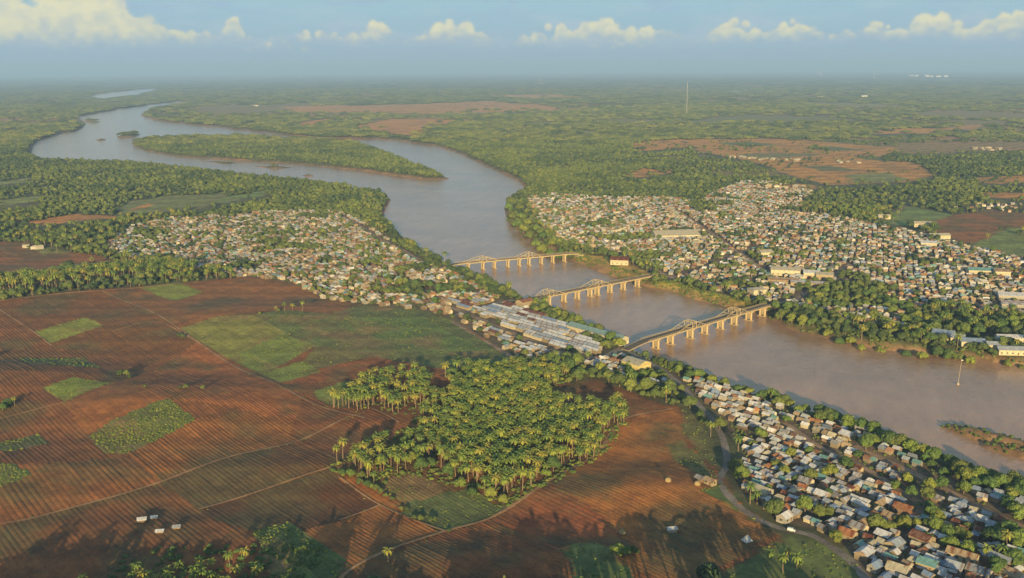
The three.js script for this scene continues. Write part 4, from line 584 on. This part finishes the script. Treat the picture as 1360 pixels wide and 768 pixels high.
  plant([[-327.4,-607.1,4.4],[-327.7,-599.9,4],[-282.6,-678.6,3.4],[-273.4,-671.4,2],[-276.8,-789.6,3],[-272.1,-784.8,2.4],[-199.1,-876.9,2.2],[-209.2,-854.5,2.2],[-223.4,-844.0,2],[-186.0,-840.4,1.8],[-199.3,-840.7,2],[-278.3,-678.5,3],[-248.1,-632.8,1.6],[-220.0,-632.3,2.6],[-208.2,-630.5,2.2],[-223.5,-630.8,1.6]], 'standing alone in the ploughed fields');
  for (const [x, z, h] of [[-205.0,-860.0,0.75],[-196.9,-857.0,0.7],[-188.6,-859.6,0.8],[-210.6,-851.8,0.6],[-323.4,-607.0,0.6],[-54.6,-391.5,0.72],[-39.1,-693.9,0.7]]) PALMS.push({ x, z, s: h, place: 'standing alone in the ploughed fields' });
  for (const [x, z, h] of [[110.9,-392.8,0.78],[116.5,-388.1,0.82],[120.6,-396.0,0.66],[121.6,-384.2,0.84],[214.9,-397.6,0.9],[220.9,-404.4,0.8],[208.3,-396.3,0.8]] ) PALMS.push({ x, z, s: h, place: 'beside the grass plot at the edge of the lower village' });
  for (let k = 0; k < 75; k++) { const t = R(), u = R(); const [a, b] = [one([[-159.8,-365.5]]), one([[-97.9,-364.8]])], [c, d] = [one([[-163.6,-383.7]]), one([[-115.9,-398.9]])]; const x = mix(mix(a[0], b[0], t), mix(c[0], d[0], t), u), z = mix(mix(a[1], b[1], t), mix(c[1], d[1], t), u); if (!free(x, z, 2)) continue; claim(x, z, 1.6); PALMS.push({ x, z, s: 0.62 + 0.2 * R(), place: 'in the dark clump below the left fields' }); }
  for (const [x, z] of [[-194.0,-369.4],[-190.7,-372.4],[-182.0,-370.5],[-180.4,-374.0],[-173.3,-372.2]]) PALMS.push({ x, z, s: 0.75, place: 'in the dark clump below the left fields' });
  // grove, clump and line of coconut palms
  const fill = (A, step, place, s0, s1, keep = 0.93) => { const b = A.box; for (let x = b[0]; x < b[1]; x += step) for (let z = b[2]; z < b[3]; z += step * 0.9) { const X = x + (R() - 0.5) * step * 0.8, Z = z + (R() - 0.5) * step * 0.8; if (R() > keep || !has(A, X, Z) || !free(X, Z, 1.2)) continue; const ed = segDist(A.poly, X, Z); if (A === grove && ((ed < 9 && fbm(X / 11, Z / 11, 2) > 0.56) || (X < -42 && R() < 0.45))) continue; PALMS.push({ x: X, z: Z, s: mix(s0, s1, R()), place }); } };
  fill(grove, 4.6, 'in the big palm grove', 0.72, 0.98, 0.97); fill(clump, 6.6, 'in the small palm clump left of the grove', 0.85, 1.1, 0.85); fill(palmLine, 6.8, 'in the long palm row between the left fields', 1.0, 1.25);
}
// houses of the lower village, each one a thing; the largest have doors and windows
const HOUSES = [];
{
  const R = rng(21), b = village.box;
  const big = [[156.7,-402.4,9,7,0,3.2],[165.8,-387.5,10,7,5,3.4],[180.9,-392.6,9.5,8,7,3.4],[188.0,-416.3,11,8,3,4.2],[199.6,-400.5,15,6,8,3.2],[191.5,-389.9,8,6,1,3],[213.6,-396.2,13,8,1,4],[167.6,-433.4,8,6,8,3],[172.3,-421.0,8,7,0,3],[173.9,-412.1,9,7,1,3],[200.1,-385.8,11,7,2,3],[157.3,-390.9,7,5,6,2.6],[192.6,-449.5,10,8,4,3.4],[182.8,-441.3,8,6,8,2.8],[155.3,-421.2,9,6,4,3.2],[163.1,-428.8,9,6,2,3],[200.5,-433.0,8,6,0,2.8],[126.1,-467.9,13,9,5,3.6],[130.9,-438.7,8,6,0,3],[132.6,-447.7,7,5,4,2.6],[138.5,-526.5,10,7,0,3],[212.5,-561.2,11,7,1,3],[197.9,-549.0,9,7,0,3],[153.9,-482.5,8,7,2,3],[157.4,-465.7,8,6,0,3],[184.0,-456.5,8,5,8,2.8],[187.2,-458.2,8,5,0,2.8],[212.4,-384.4,12,7,8,3.4],[141.3,-531.0,8,6,9,2.8]];
  for (const [x, z, l, w, k, h] of big) { claim(x, z, l * 0.42); HOUSES.push({ x, z, l: l * 0.86, w: w * 0.86, k, h: h * 0.88, big: true }); }
  const step = 5.9, [px, pz] = [-U[1], U[0]]; const c = [200, -480];
  for (let i = -60; i < 60; i++) for (let j = -60; j < 60; j++) {
    const q = (R() - 0.5) * 3.8, p = (R() - 0.5) * 3.0, x = c[0] + U[0] * (i * step + q) + px * (j * step * 0.86 + p), z = c[1] + U[1] * (i * step + q) + pz * (j * step * 0.86 + p);
    const r1 = R(), r2 = R(), r3 = R(), r4 = R(), r5 = R(), r6 = R();
    if (!has(village, x, z) || !inView(x, z, 1.02) || r1 < 0.13 || roadGap(x, z) < 3.0 || shore(x, z) < 13) continue;
    if (fbm(x / 42 + 3, z / 42, 3) > (z < -560 ? 0.68 : 0.575)) { if (r2 < 0.5) tree(x, z, 2.6 + 2.4 * r3, Math.floor(r4 * 6), 'among the houses of the lower village'); continue; }
    const l = 3.5 + 2.3 * r2 * r2, w = 2.8 + 1.0 * r3; if (!free(x, z, Math.max(l, w) * 0.36)) continue;
    claim(x, z, Math.max(l, w) * 0.42);
    HOUSES.push({ x, z, l, w, k: [0, 1, 2, 3, 4, 5, 6, 7, 8, 9, 1, 2, 0, 0, 9, 1, 5, 3, 0, 9][Math.floor(r4 * 20)], h: 1.7 + 0.7 * r5, hip: r6 < 0.2 });
  }
  HOUSES.sort((a, c2) => Math.hypot(a.x, a.z) - Math.hypot(c2.x, c2.z));
  console.log('village houses', HOUSES.length);
}
const marks = [['by the village grass plot', one([[150.0,-400.4]])], ['at the village road bend', one([[131.1,-442.0]])], ['along the village road', one([[127.1,-512.4]])], ['near tall riverbank trees', one([[214.5,-516.4]])], ['in the middle of the lower village', one([[183.5,-476.4]])], ['by the nearest bridge', one([[107.1,-671.0]])], ['in the upper end of the village', one([[158.9,-598.5]])], ['under trees at the right edge', one([[236.5,-440.6]])], ['near the bottom right corner', one([[195.1,-396.5]])]];
const markOf = (x, z) => { let m = 1e9, r = ''; for (const [n, p] of marks) { const d = Math.hypot(p[0] - x, p[1] - z); if (d < m) { m = d; r = n; } } return r; };
const rest = [];
HOUSES.forEach((h, n) => {
  if (n >= 296 && !h.big) { rest.push(h); return; }
  const R = rng(9000 + n), size = h.l > 6.6 ? 'large' : h.l < 4.2 ? 'small' : 'mid-sized', place = markOf(h.x, h.z), turn = (R() < 0.22 ? TV : TU) + 0.34 * (R() - 0.5);
  building('house', `${size} house with ${h.hip ? 'hipped ' : ''}${ROOFS[h.k][0]} roof ${place}`, 'house', [h.x, h.z], turn, h.l, h.w, h.h, 0.9 + 0.5 * R() + (h.big ? 0.7 : 0), roofMats[h.k], wallMats[Math.floor(R() * 5)], { hip: h.hip ? h.w * 0.4 : 0, openings: h.big ? Math.max(2, Math.floor(h.l / 3)) : 0, group: `${size} ${h.hip ? 'hipped ' : ''}${ROOFS[h.k][0]}-roofed houses ${place}`, over: 0.3 });
});
// the mass of houses in both towns
{
  const R = rng(31);
  const spread = (A, step, c, ang, gap, trees) => {
    const u = [Math.cos(ang), -Math.sin(ang)], v = [-u[1], u[0]], b = A.box, rad = Math.hypot(b[1] - b[0], b[3] - b[2]) / 2 / step * 1.25, cx = (b[0] + b[1]) / 2, cz = (b[2] + b[3]) / 2;
    for (let i = -rad; i < rad; i++) for (let j = -rad; j < rad; j++) {
      const q = i * step + (R() - 0.5) * step * 0.5, p = j * step * 0.84 + (R() - 0.5) * step * 0.45, x = cx + u[0] * q + v[0] * p, z = cz + u[1] * q + v[1] * p, r1 = R(), r2 = R(), r3 = R(), r4 = R();
      if (!has(A, x, z) || !inView(x, z, 1.04) || r1 < gap || roadGap(x, z) < 2.8 || shore(x, z) < 16 || fieldAt(x, z)) continue;
      const m = fbm(x / 60 + 7, z / 60, 3); if (m > 0.66) { if (r2 < 0.7) tree(x, z, 2.8 + 2.4 * r3, Math.floor(r4 * 6), 'between the town houses'); continue; }
      const l = 3.7 + 2.8 * r2 * r2, w = 3.1 + 1.3 * r3; if (!free(x, z, 2.0)) continue;
      if (r4 < trees) { tree(x, z, 2.3 + 2.8 * R() * R(), Math.floor(R() * 6), 'between the town houses'); continue; }
      claim(x, z, 2.0); rest.push({ x, z, l, w, k: [0, 5, 5, 8, 8, 3, 4, 1, 2, 9, 7, 3, 8, 5, 2, 6][Math.floor(R() * 16)], h: 1.8 + 0.8 * R(), ang: ang + (R() < 0.3 ? Math.PI / 2 : 0) + 0.3 * (R() - 0.5) });
    }
  };
  spread(leftTown, 6.3, 0, TU, 0.18, 0.33); spread(rightTown, 6.2, 0, -0.35, 0.16, 0.26); spread(edgeTown, 12, 0, -0.2, 0.3, 0.3);
  for (const l of [[[-90,-3048],[-56,-3078],[-26,-3109],[-7,-3107],[12,-3123],[36,-3121],[50,-3137]], [[548,-2444],[556,-2422],[570,-2421],[580,-2410],[592,-2399],[602,-2377],[619,-2366],[634,-2355],[666,-2353],[681,-2332],[761,-2288],[781,-2268]], [[1255,-2677],[1245,-2627],[1284,-2675],[1265,-2600],[1302,-2648]], [[-563.5,-1276.0],[-562.0,-1281.9],[-556.5,-1275.8],[-601.7,-1205.0]], [[471,-1845],[483,-1796],[498,-1773],[525,-1806],[513,-1727]]]) for (const [x, z] of l) for (let k = 0; k < 3; k++) rest.push({ x: x + (R() - 0.5) * 30, z: z + (R() - 0.5) * 40, l: 8 + 6 * R(), w: 7, k: 5, h: 3, ang: R() });
  const pos = [], col = [], nor = [], uv = [];
  for (const h of rest) {
    const { wall, roof } = gable(h.l, h.w, h.h + 0.5, 1.0 + 0.5 * hash(Math.round(h.x), 3), 0.3, hash(Math.round(h.z), 5) < 0.25 ? h.w * 0.4 : 0), y = height(h.x, h.z) - 0.3, t = h.ang ?? TU, ct = Math.cos(t), sn = Math.sin(t);
    const rc = ROOFS[h.k % 10][1], wc = WALLS[Math.floor(hash(Math.round(h.x * 3), 9) * 5)], f = 0.6 + 0.65 * hash(Math.round(h.x * 7), Math.round(h.z));
    for (const [g, c] of [[wall, wc], [roof, rc]]) { const p = g.attributes.position, m = g.attributes.normal; for (let i = 0; i < p.count; i++) { const a = p.getX(i), b = p.getZ(i), na = m.getX(i), nb = m.getZ(i); pos.push(h.x + a * ct + b * sn, y + p.getY(i), h.z - a * sn + b * ct); nor.push(na * ct + nb * sn, m.getY(i), -na * sn + nb * ct); col.push(c[0] * f, c[1] * f, c[2] * f); uv.push(h.x + a, h.z + b); } }
  }
  const m = mesh('town_houses', geo(pos, null, col, uv, nor), new THREE.MeshStandardMaterial({ vertexColors: true, map: wallTex, roughness: 0.6 }));
  m.userData = { kind: 'stuff', label: 'thousands of small tin-roofed houses packed into the towns on both river banks', category: 'houses' };
  console.log('mass houses', rest.length);
}

// ---------------------------------------------------------------- forest, trees and shrubs over the rest of the land
const MASS = { near: [], palm: [], mid: [], clump: [], shrub: [] };
{
  const R = rng(61), bands = [[345, 1500, 6.4], [1500, 3000, 7.4], [3000, 6000, 22], [6000, 12000, 50], [12000, 26000, 130], [26000, 45000, 380]];
  for (const [z0, z1, st] of bands) for (let zz = z0; zz < z1; zz += st * (z0 > 2500 ? 1.25 : 0.92)) { const wx = zz * 0.56 + 30; for (let xx = -wx; xx < wx; xx += st) {
    const x = xx + (R() - 0.5) * st * 0.95, z = -(zz + (R() - 0.5) * st * 0.95), r1 = R(), r2 = R(), r3 = R();
    const d = shore(x, z); if (d < (zz > 2000 ? 10 : 5)) continue;
    const bank = d < 26; if (lands.some((a, i) => i > 0 && x > a.wide[0] && x < a.wide[1] && z > a.wide[2] && z < a.wide[3]) && d < 25 && zz < 1500) continue;
    const f = fieldAt(x, z); if (f && !(f.ragged && r1 < (f.sparse ?? 0.05))) continue;
    if (zz > 1000 && !f && r2 < 0.93) { const g1 = fieldAt(x * 1.022, z * 1.022), g2 = fieldAt(x * 1.045, z * 1.045); if ((g1 && !g1.sparse) || (g2 && !g2.sparse && zz < 4000)) continue; }
    if (roadGap(x, z) < 2.5) continue;
    let inTown = false; for (const t of towns) if (has(t, x, z)) inTown = true; if (inTown && d > 11) continue;
    if (has(grove, x, z) || has(clump, x, z) || has(palmLine, x, z)) continue;
    if (zz > 2600 && fbm(x / 620 + 3, z / 900 + 8, 4) > 0.53 && r1 < 0.82) continue;
    const thin = fbm(x / 130 + 20, z / 130, 3); if (thin > 0.62 && r1 < 0.6) continue;
    const hue = fbm(x / 70, z / 70 + 60, 3);
    if (zz < 1500) { if (!free(x, z, 1.8)) continue; if (r2 < (bank ? 0.08 : 0.3) * (hue > 0.5 ? 1.3 : 0.5)) { PALMS.push({ x, z, s: 0.75 + 0.4 * r3, place: '' , far: 1 }); } else { const r = bank ? 2.6 + 3.2 * r3 : 2.3 + 4.4 * r3 * r3; MASS.near.push([x, z, r, r2]); if (bank && r1 < 0.5) MASS.shrub.push([x + 3 * (r2 - 0.5), z + 3, 1.4 + 1.6 * r3, r1]); } }
    else if (zz < 3000) MASS.mid.push([x, z, 2.6 + 3.0 * r3 * r3, r2]);
    else MASS.clump.push([x, z, st * (0.62 + 0.3 * r3), r2, zz]);
  } }
  for (let zz = 380; zz < 1500; zz += 2.6) { const wx = zz * 0.56 + 20; for (let xx = -wx; xx < wx; xx += 2.6) { const x = xx + 2.4 * (R() - 0.5), z = -zz + 2.4 * (R() - 0.5), q = R(), q2 = R(); if (q > 0.62) continue; const d = shore(x, z); if (d > 0.6 && d < 15 && zz < 640 && lands.slice(1, 6).some(a => has(a, x, z))) { MASS.shrub.push([x, z, 0.9 + 1.2 * q2, 0.2 * q]); continue; } if (d > 0.6 && d < 15 && free(x, z, 0.4) && roadGap(x, z) > 1.5 && (fbm(x / 22, z / 22 + 9, 3) < 0.6)) MASS.shrub.push([x, z, 0.9 + 1.5 * q2, 0.2 + 0.5 * q]); } }
  // crops and weeds on the plots
  for (const f of FIELDS) if (f.plants) { const b = f.box; for (let x = b[0]; x < b[1]; x += 1.5) for (let z = b[2]; z < b[3]; z += 1.5) { if (R() > f.plants * 1.4 * smooth(0.25, 0.6, fbm(x / 12, z / 12, 3))) continue; const X = x + R() * 1.4, Z = z + R() * 1.4; if (fieldAt(X, Z) === f && inView(X, Z, 1.05) && shore(X, Z) > 8) MASS.shrub.push([X, Z, 0.5 + 0.75 * R() * R() + (f.plants > 0.3 ? 0.2 : 0), 0.5 + 0.5 * R()]); } }
  { const b = [one([[-159.6,-369.0]]), one([[-115.5,-410.7]]), one([[-168.3,-400.9]]), one([[-103.4,-368.4]])]; for (let k = 0; k < 260; k++) { const x = mix(-175, -85, R()), z = mix(-412, -372, R()); if (x + (z + 400) * -0.9 < -60 && fbm(x / 9, z / 9, 2) > 0.4) MASS.shrub.push([x, z, 0.9 + 1.6 * R(), 0.1 * R()]); } }
  for (let k = 0; k < 5200; k++) { const b = grove.box, x = mix(b[0] - 6, b[1] + 6, R()), z = mix(b[2] - 6, b[3] + 6, R()), e = segDist(grove.poly, x, z); if (e < 7.5 && (has(grove, x, z) || e < 2.2) && fbm(x / 14 + 3, z / 14, 2) > 0.36) MASS.shrub.push([x, z, 0.9 + 2.0 * R() * R(), R()]); }
  { const b = grove.box; for (let k = 0; k < 1500; k++) { const x = mix(b[0], b[1], R()), z = mix(b[2], b[3], R()); if (has(grove, x, z) || has(clump, x, z)) MASS.shrub.push([x, z, 0.8 + 1.1 * R(), R()]); } }
  for (let k = 0; k < 5200; k++) { const b = village.box, x = mix(b[0], b[1], R()), z = mix(b[2], b[3], R()); if (has(village, x, z) && inView(x, z) && free(x, z, 0.6) && roadGap(x, z) > 1) MASS.shrub.push([x, z, 0.7 + 1.3 * R() * R(), R()]); }
  // verges of the tracks
  for (const [p, w] of TRACKS) for (let i = 1; i < p.length; i++) { const L = Math.hypot(p[i][0] - p[i - 1][0], p[i][1] - p[i - 1][1]); for (let k = 0; k < L / 5; k++) { const t = R(), s = (R() < 0.5 ? -1 : 1) * (w + 0.6 + R()), dx = (p[i][0] - p[i - 1][0]) / L, dz = (p[i][1] - p[i - 1][1]) / L, x = mix(p[i - 1][0], p[i][0], t) - dz * s, z = mix(p[i - 1][1], p[i][1], t) + dx * s; if (fbm(x / 20, z / 20, 2) > 0.5 && inView(x, z)) MASS.shrub.push([x, z, 0.35 + 0.5 * R(), R()]); } }
  // tall trees and palms just outside the bottom of the frame: their shadows lie across the near fields
  for (let k = 0; k < 11; k++) PALMS.push({ x: 24 + k * 8.6 + 4 * R(), z: -330 + 8 * R(), s: 2.05 + 0.4 * R(), far: 2, place: '' });
  for (let k = 0; k < 330; k++) { const x = mix(-235, 18, R()), z = mix(-336, -285, R()); const m = fbm(x / 26 + 4, z / 60, 2); if (m < 0.46) continue; if (R() < 0.6) PALMS.push({ x, z, s: 1.5 + 0.6 * R(), far: 2, place: '' }); else MASS.near.push([x, z, 6 + 4 * R(), R()]); }
  console.log('mass', Object.entries(MASS).map(([k, l]) => k + ' ' + l.length).join(', '), 'palms', PALMS.length, 'trees', TREES.length);
}
// single trees: the 296 largest in view
const dist = p => Math.hypot(p.x, p.z);
{
  TREES.sort((a, b) => b.r / dist(b) - a.r / dist(a));
  TREES.forEach((t, n) => {
    if (n >= 296) { MASS.near.push([t.x, t.z, t.r, (t.c + 0.5) / 6]); return; }
    const k = n % 6, place = t.place === 'among the houses of the lower village' ? markOf(t.x, t.z) : t.place, size = t.r > 5.8 ? 'large' : t.r < 3.2 ? 'small' : 'mid-sized', o = thing('broadleaf_tree', `${size} ${GREEN_WORDS[t.c]} tree ${place}`, 'tree', t.x, height(t.x, t.z) - 0.15, t.z, hash(n, 8) * 6.28, `${size} ${GREEN_WORDS[t.c]} trees ${place}`);
    o.scale.set(t.r, t.r * (0.9 + 0.35 * hash(n, 4)), t.r);
    mesh('trunk', TRUNKS[n % 3], barkMat, o); mesh('crown', CROWNS[k], leafMats[t.c], o);
  });
  PALMS.sort((a, b) => (a.far ? 1e6 : 0) + dist(a) - (b.far ? 1e6 : 0) - dist(b));
  const gp = PALMS.slice(0, 298).filter(p => p.place === 'in the big palm grove'), gx = gp.reduce((t, p) => t + p.x, 0) / gp.length, gz = Math.max(...gp.map(p => p.z)) - 12;
  const PWORDS = ['mid green', 'yellow-green', 'dark green', 'golden-green'];
  const inGrove = p => { if (p.place !== 'in the big palm grove') return p.place; const e = segDist(grove.poly, p.x, p.z); return e < 9 ? (p.x > 10 ? 'on the lower right edge of the big palm grove' : 'on the lower left edge of the big palm grove') : `in the ${p.z > gz - 22 ? 'lower' : p.z > gz - 50 ? 'middle' : 'upper'} ${p.x < gx - 12 ? 'left' : p.x > gx + 14 ? 'right' : 'centre'} of the big palm grove`; };
  PALMS.forEach((p, n) => {
    if (n >= 298 || p.far) { MASS.palm.push([p.x, p.z, p.s, hash(n, 2)]); return; }
    const k = n % 5, m = Math.floor(hash(n, 6) * 4), tall = PH[k] * p.s, size = tall > 10.2 ? 'tall' : tall < 8.4 ? 'short' : 'mid-height', pl = inGrove(p);
    const o = thing('coconut_palm', `${size} ${PWORDS[m]} coconut palm ${pl}`, 'palm', p.x, height(p.x, p.z), p.z, hash(n, 8) * 6.28, `${size} ${PWORDS[m]} coconut palms ${pl}`);
    o.scale.setScalar(p.s); o.rotation.z = 0.2 * (hash(n, 11) - 0.5); o.scale.y *= 0.82 + 0.4 * hash(n, 13);
    mesh('trunk', PTRUNK[k], palmBark, o); mesh('crown', PCROWN[k], palmMats[m], o);
  });
}
// the rest of the plants as masses
function masses(name, label, sets) {
  const G = new THREE.Group(); G.name = numbered(name); G.userData = { kind: 'stuff', label, category: 'vegetation' }; scene.add(G);
  const M = new THREE.Matrix4(), Q = new THREE.Quaternion(), Y = new THREE.Vector3(0, 1, 0), P = new THREE.Vector3(), S = new THREE.Vector3(), C = new THREE.Color();
  for (const [list, geos, mat, part, put, tint] of sets) geos.forEach((g, v) => {
    const l = list.filter((_, i) => i % geos.length === v); if (!l.length) return;
    const m = new THREE.InstancedMesh(g, mat, l.length); m.name = part; m.castShadow = m.receiveShadow = true;
    l.forEach((p, i) => { const s = put(p); Q.setFromAxisAngle(Y, hash(i, v + 40) * 6.283); P.set(p[0], height(p[0], p[1]) + s[3], p[1]); S.set(s[0], s[1], s[2]); m.setMatrixAt(i, M.compose(P, Q, S)); if (tint) { const c = tint(p, hash(i, v + 71)); m.setColorAt(i, C.setRGB(c[0], c[1], c[2])); } });
    G.add(m);
  });
}
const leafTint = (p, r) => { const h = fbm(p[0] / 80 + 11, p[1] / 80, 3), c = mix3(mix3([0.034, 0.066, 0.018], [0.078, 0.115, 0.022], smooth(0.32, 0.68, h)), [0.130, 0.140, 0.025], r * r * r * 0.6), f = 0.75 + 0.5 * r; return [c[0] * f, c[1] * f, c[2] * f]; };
const barkTint = null;
masses('woodland_trees', 'woodland and garden trees filling the land round the towns', [
  [MASS.near, CROWNS.slice(0, 4), white, 'crowns', p => [p[2], p[2] * (0.85 + 0.4 * p[3]), p[2], -0.2], leafTint],
  [MASS.near, TRUNKS, barkMat, 'trunks', p => [p[2], p[2] * (0.85 + 0.4 * p[3]), p[2], -0.2], barkTint],
  [MASS.mid, MIDTREES, white, 'mid_trees', p => [p[2], p[2] * (0.9 + 0.5 * p[3]), p[2], -0.3], leafTint],
]);
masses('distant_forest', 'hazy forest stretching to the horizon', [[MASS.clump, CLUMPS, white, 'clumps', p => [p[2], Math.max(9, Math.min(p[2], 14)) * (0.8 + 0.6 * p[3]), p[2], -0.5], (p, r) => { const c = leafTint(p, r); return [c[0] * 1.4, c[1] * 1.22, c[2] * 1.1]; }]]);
masses('palm_mass', 'further coconut palms of the groves and woods', [
  [MASS.palm, PCROWN.slice(0, 3), white, 'palm_crowns', p => [p[2], p[2], p[2], 0], (p, r) => { const c = PGREEN[Math.floor(r * 3.99)]; return c; }],
  [MASS.palm, PTRUNK.slice(0, 3), palmBark, 'palm_trunks', p => [p[2], p[2], p[2], 0], null],
]);
masses('low_shrubs', 'low shrubs, weeds and crop plants on plots, banks and verges', [[MASS.shrub, SHRUBS, white, 'shrubs', p => [p[2], p[2] * 0.9, p[2], 0], (p, r) => { const c = mix3([0.060, 0.105, 0.018], [0.20, 0.22, 0.032], r * p[3]); return c; }]]);

// ---------------------------------------------------------------- masts, pole, far buildings, van
function mast(label, p, h, w, c) {
  const o = thing('radio_mast', label, 'mast', p[0], height(...p) - 1, p[1]), legs = [], brace = [], n = Math.round(h / (w * 2.2)), pt = (k, y) => { const a = k * 2.094, r = w * 0.5 * mix(1, 0.45, y / h); return [Math.cos(a) * r, y, Math.sin(a) * r]; };
  for (let k = 0; k < 3; k++) { legs.push(bar(pt(k, 0), [pt(k, h)[0], h, pt(k, h)[2] + 0.001], w * 0.16)); for (let i = 0; i < n; i++) brace.push(bar(pt(k, h * i / n), pt((k + 1) % 3, h * (i + 1) / n), w * 0.1)); }
  const m = std(c, { roughness: 0.6 }); mesh('leg_frame', mergeGeometries(legs), m, o); mesh('bracing', mergeGeometries(brace), m, o); mesh('antenna', new THREE.CylinderGeometry(w * 0.08, w * 0.12, h * 0.08, 6).translate(0, h * 1.04, 0), m, o); mesh('base_hut', box(w * 2.4, w * 0.9, w * 1.6, w * 2.4, 0, 0), wallMats[2], o);
}
mast('tall thin lattice mast rising from the forest right of centre', one([[847,-4811]]), 152, 3.4, [0.40, 0.38, 0.35]);
mast('pale mast on the horizon near the right', one([[7256,-23538]]), 208, 15, [0.75, 0.75, 0.74]);
mast('short faint mast on the horizon beside the taller pale one', one([[7635,-21119]]), 150, 14, [0.7, 0.7, 0.7]);
mast('pale mast on the horizon above the middle red fields', one([[452,-15207]]), 110, 8, [0.42, 0.41, 0.4]);
{
  const p = one([[316.2,-666.5]]), o = thing('river_pole', 'slender pole with a pale lamp head standing in the river at right', 'pole', p[0], -3, p[1]); o.rotation.z = -0.06;
  const m = std([0.36, 0.30, 0.22]); mesh('shaft', new THREE.CylinderGeometry(0.1, 0.2, 21, 8).translate(0, 10.5, 0), m, o); mesh('footing', new THREE.CylinderGeometry(0.9, 1.1, 4.2, 10).translate(0, 2.1, 0), m, o); mesh('lamp_head', box(1.3, 0.45, 0.7, 0.3, 20.9, 0), std([0.7, 0.66, 0.55]), o);
}
{
  const spots = [[10006,-25133,230],[9849,-24416,150],[9560,-23098,170],[9791,-23402,130],[9455,-22238,190],[9725,-22479,150]], words = ['leftmost of the white blocks on the right horizon', 'second white block from the left on the right horizon', 'third white block from the left on the right horizon', 'fourth white block from the left on the right horizon', 'fifth white block from the left on the right horizon', 'rightmost of the white blocks on the right horizon'];
  spots.forEach(([x, z, l], i) => building('far_block', words[i], 'building', [x, z], 0.05, l * 0.6, 60, 26 + 8 * (i % 3), 10, roofMats[0], std([0.60, 0.57, 0.52]), { group: 'white blocks on the horizon', sink: 4 }));
  building('far_store', 'small white building in the distant forest at right', 'building', one([[2654,-7517]]), 0.1, 44, 20, 12, 5, roofMats[0], std([0.75, 0.7, 0.6]), { sink: 2 });
  building('far_store', 'tiny cream building in the distant forest below the pale mast', 'building', one([[2282,-7392]]), 0.1, 40, 20, 9, 4, roofMats[5], std([0.7, 0.62, 0.45]), { sink: 2 });
  building('far_store', 'tiny cream building on the red ground at upper left of centre', 'building', one([[-1580,-6196]]), 0.1, 30, 16, 8, 4, roofMats[5], std([0.7, 0.62, 0.45]), { sink: 2 });
}
{
  const p = one([[131.1,-427.6]]), o = thing('parked_van', 'small white van parked where the village road bends', 'van', p[0], height(...p) + 0.2, p[1], -0.5), m = std([0.55, 0.56, 0.57], { roughness: 0.3 }); o.scale.setScalar(0.8);
  const s = new THREE.Shape([[-2.2, 0.4], [2.2, 0.4], [2.2, 1.1], [1.5, 1.25], [1.0, 1.95], [-2.1, 2.0], [-2.2, 1.6]].map(q => new THREE.Vector2(...q))), g = new THREE.ExtrudeGeometry(s, { depth: 1.6, bevelSize: 0.06, bevelThickness: 0.06, bevelSegments: 1 }); g.translate(0, 0, -0.8); mesh('body', g, m, o);
  mesh('windscreen', bar([1.56, 1.28, 0], [1.08, 1.92, 0], 1.4, 0.06), glassMat, o);
  for (const x of [-1.4, 1.4]) for (const z of [-0.85, 0.85]) mesh('wheel', new THREE.CylinderGeometry(0.36, 0.36, 0.24, 14).rotateX(Math.PI / 2).translate(x, 0.36, z), std([0.03, 0.03, 0.03]), o);
}
renderer.render(scene, camera);
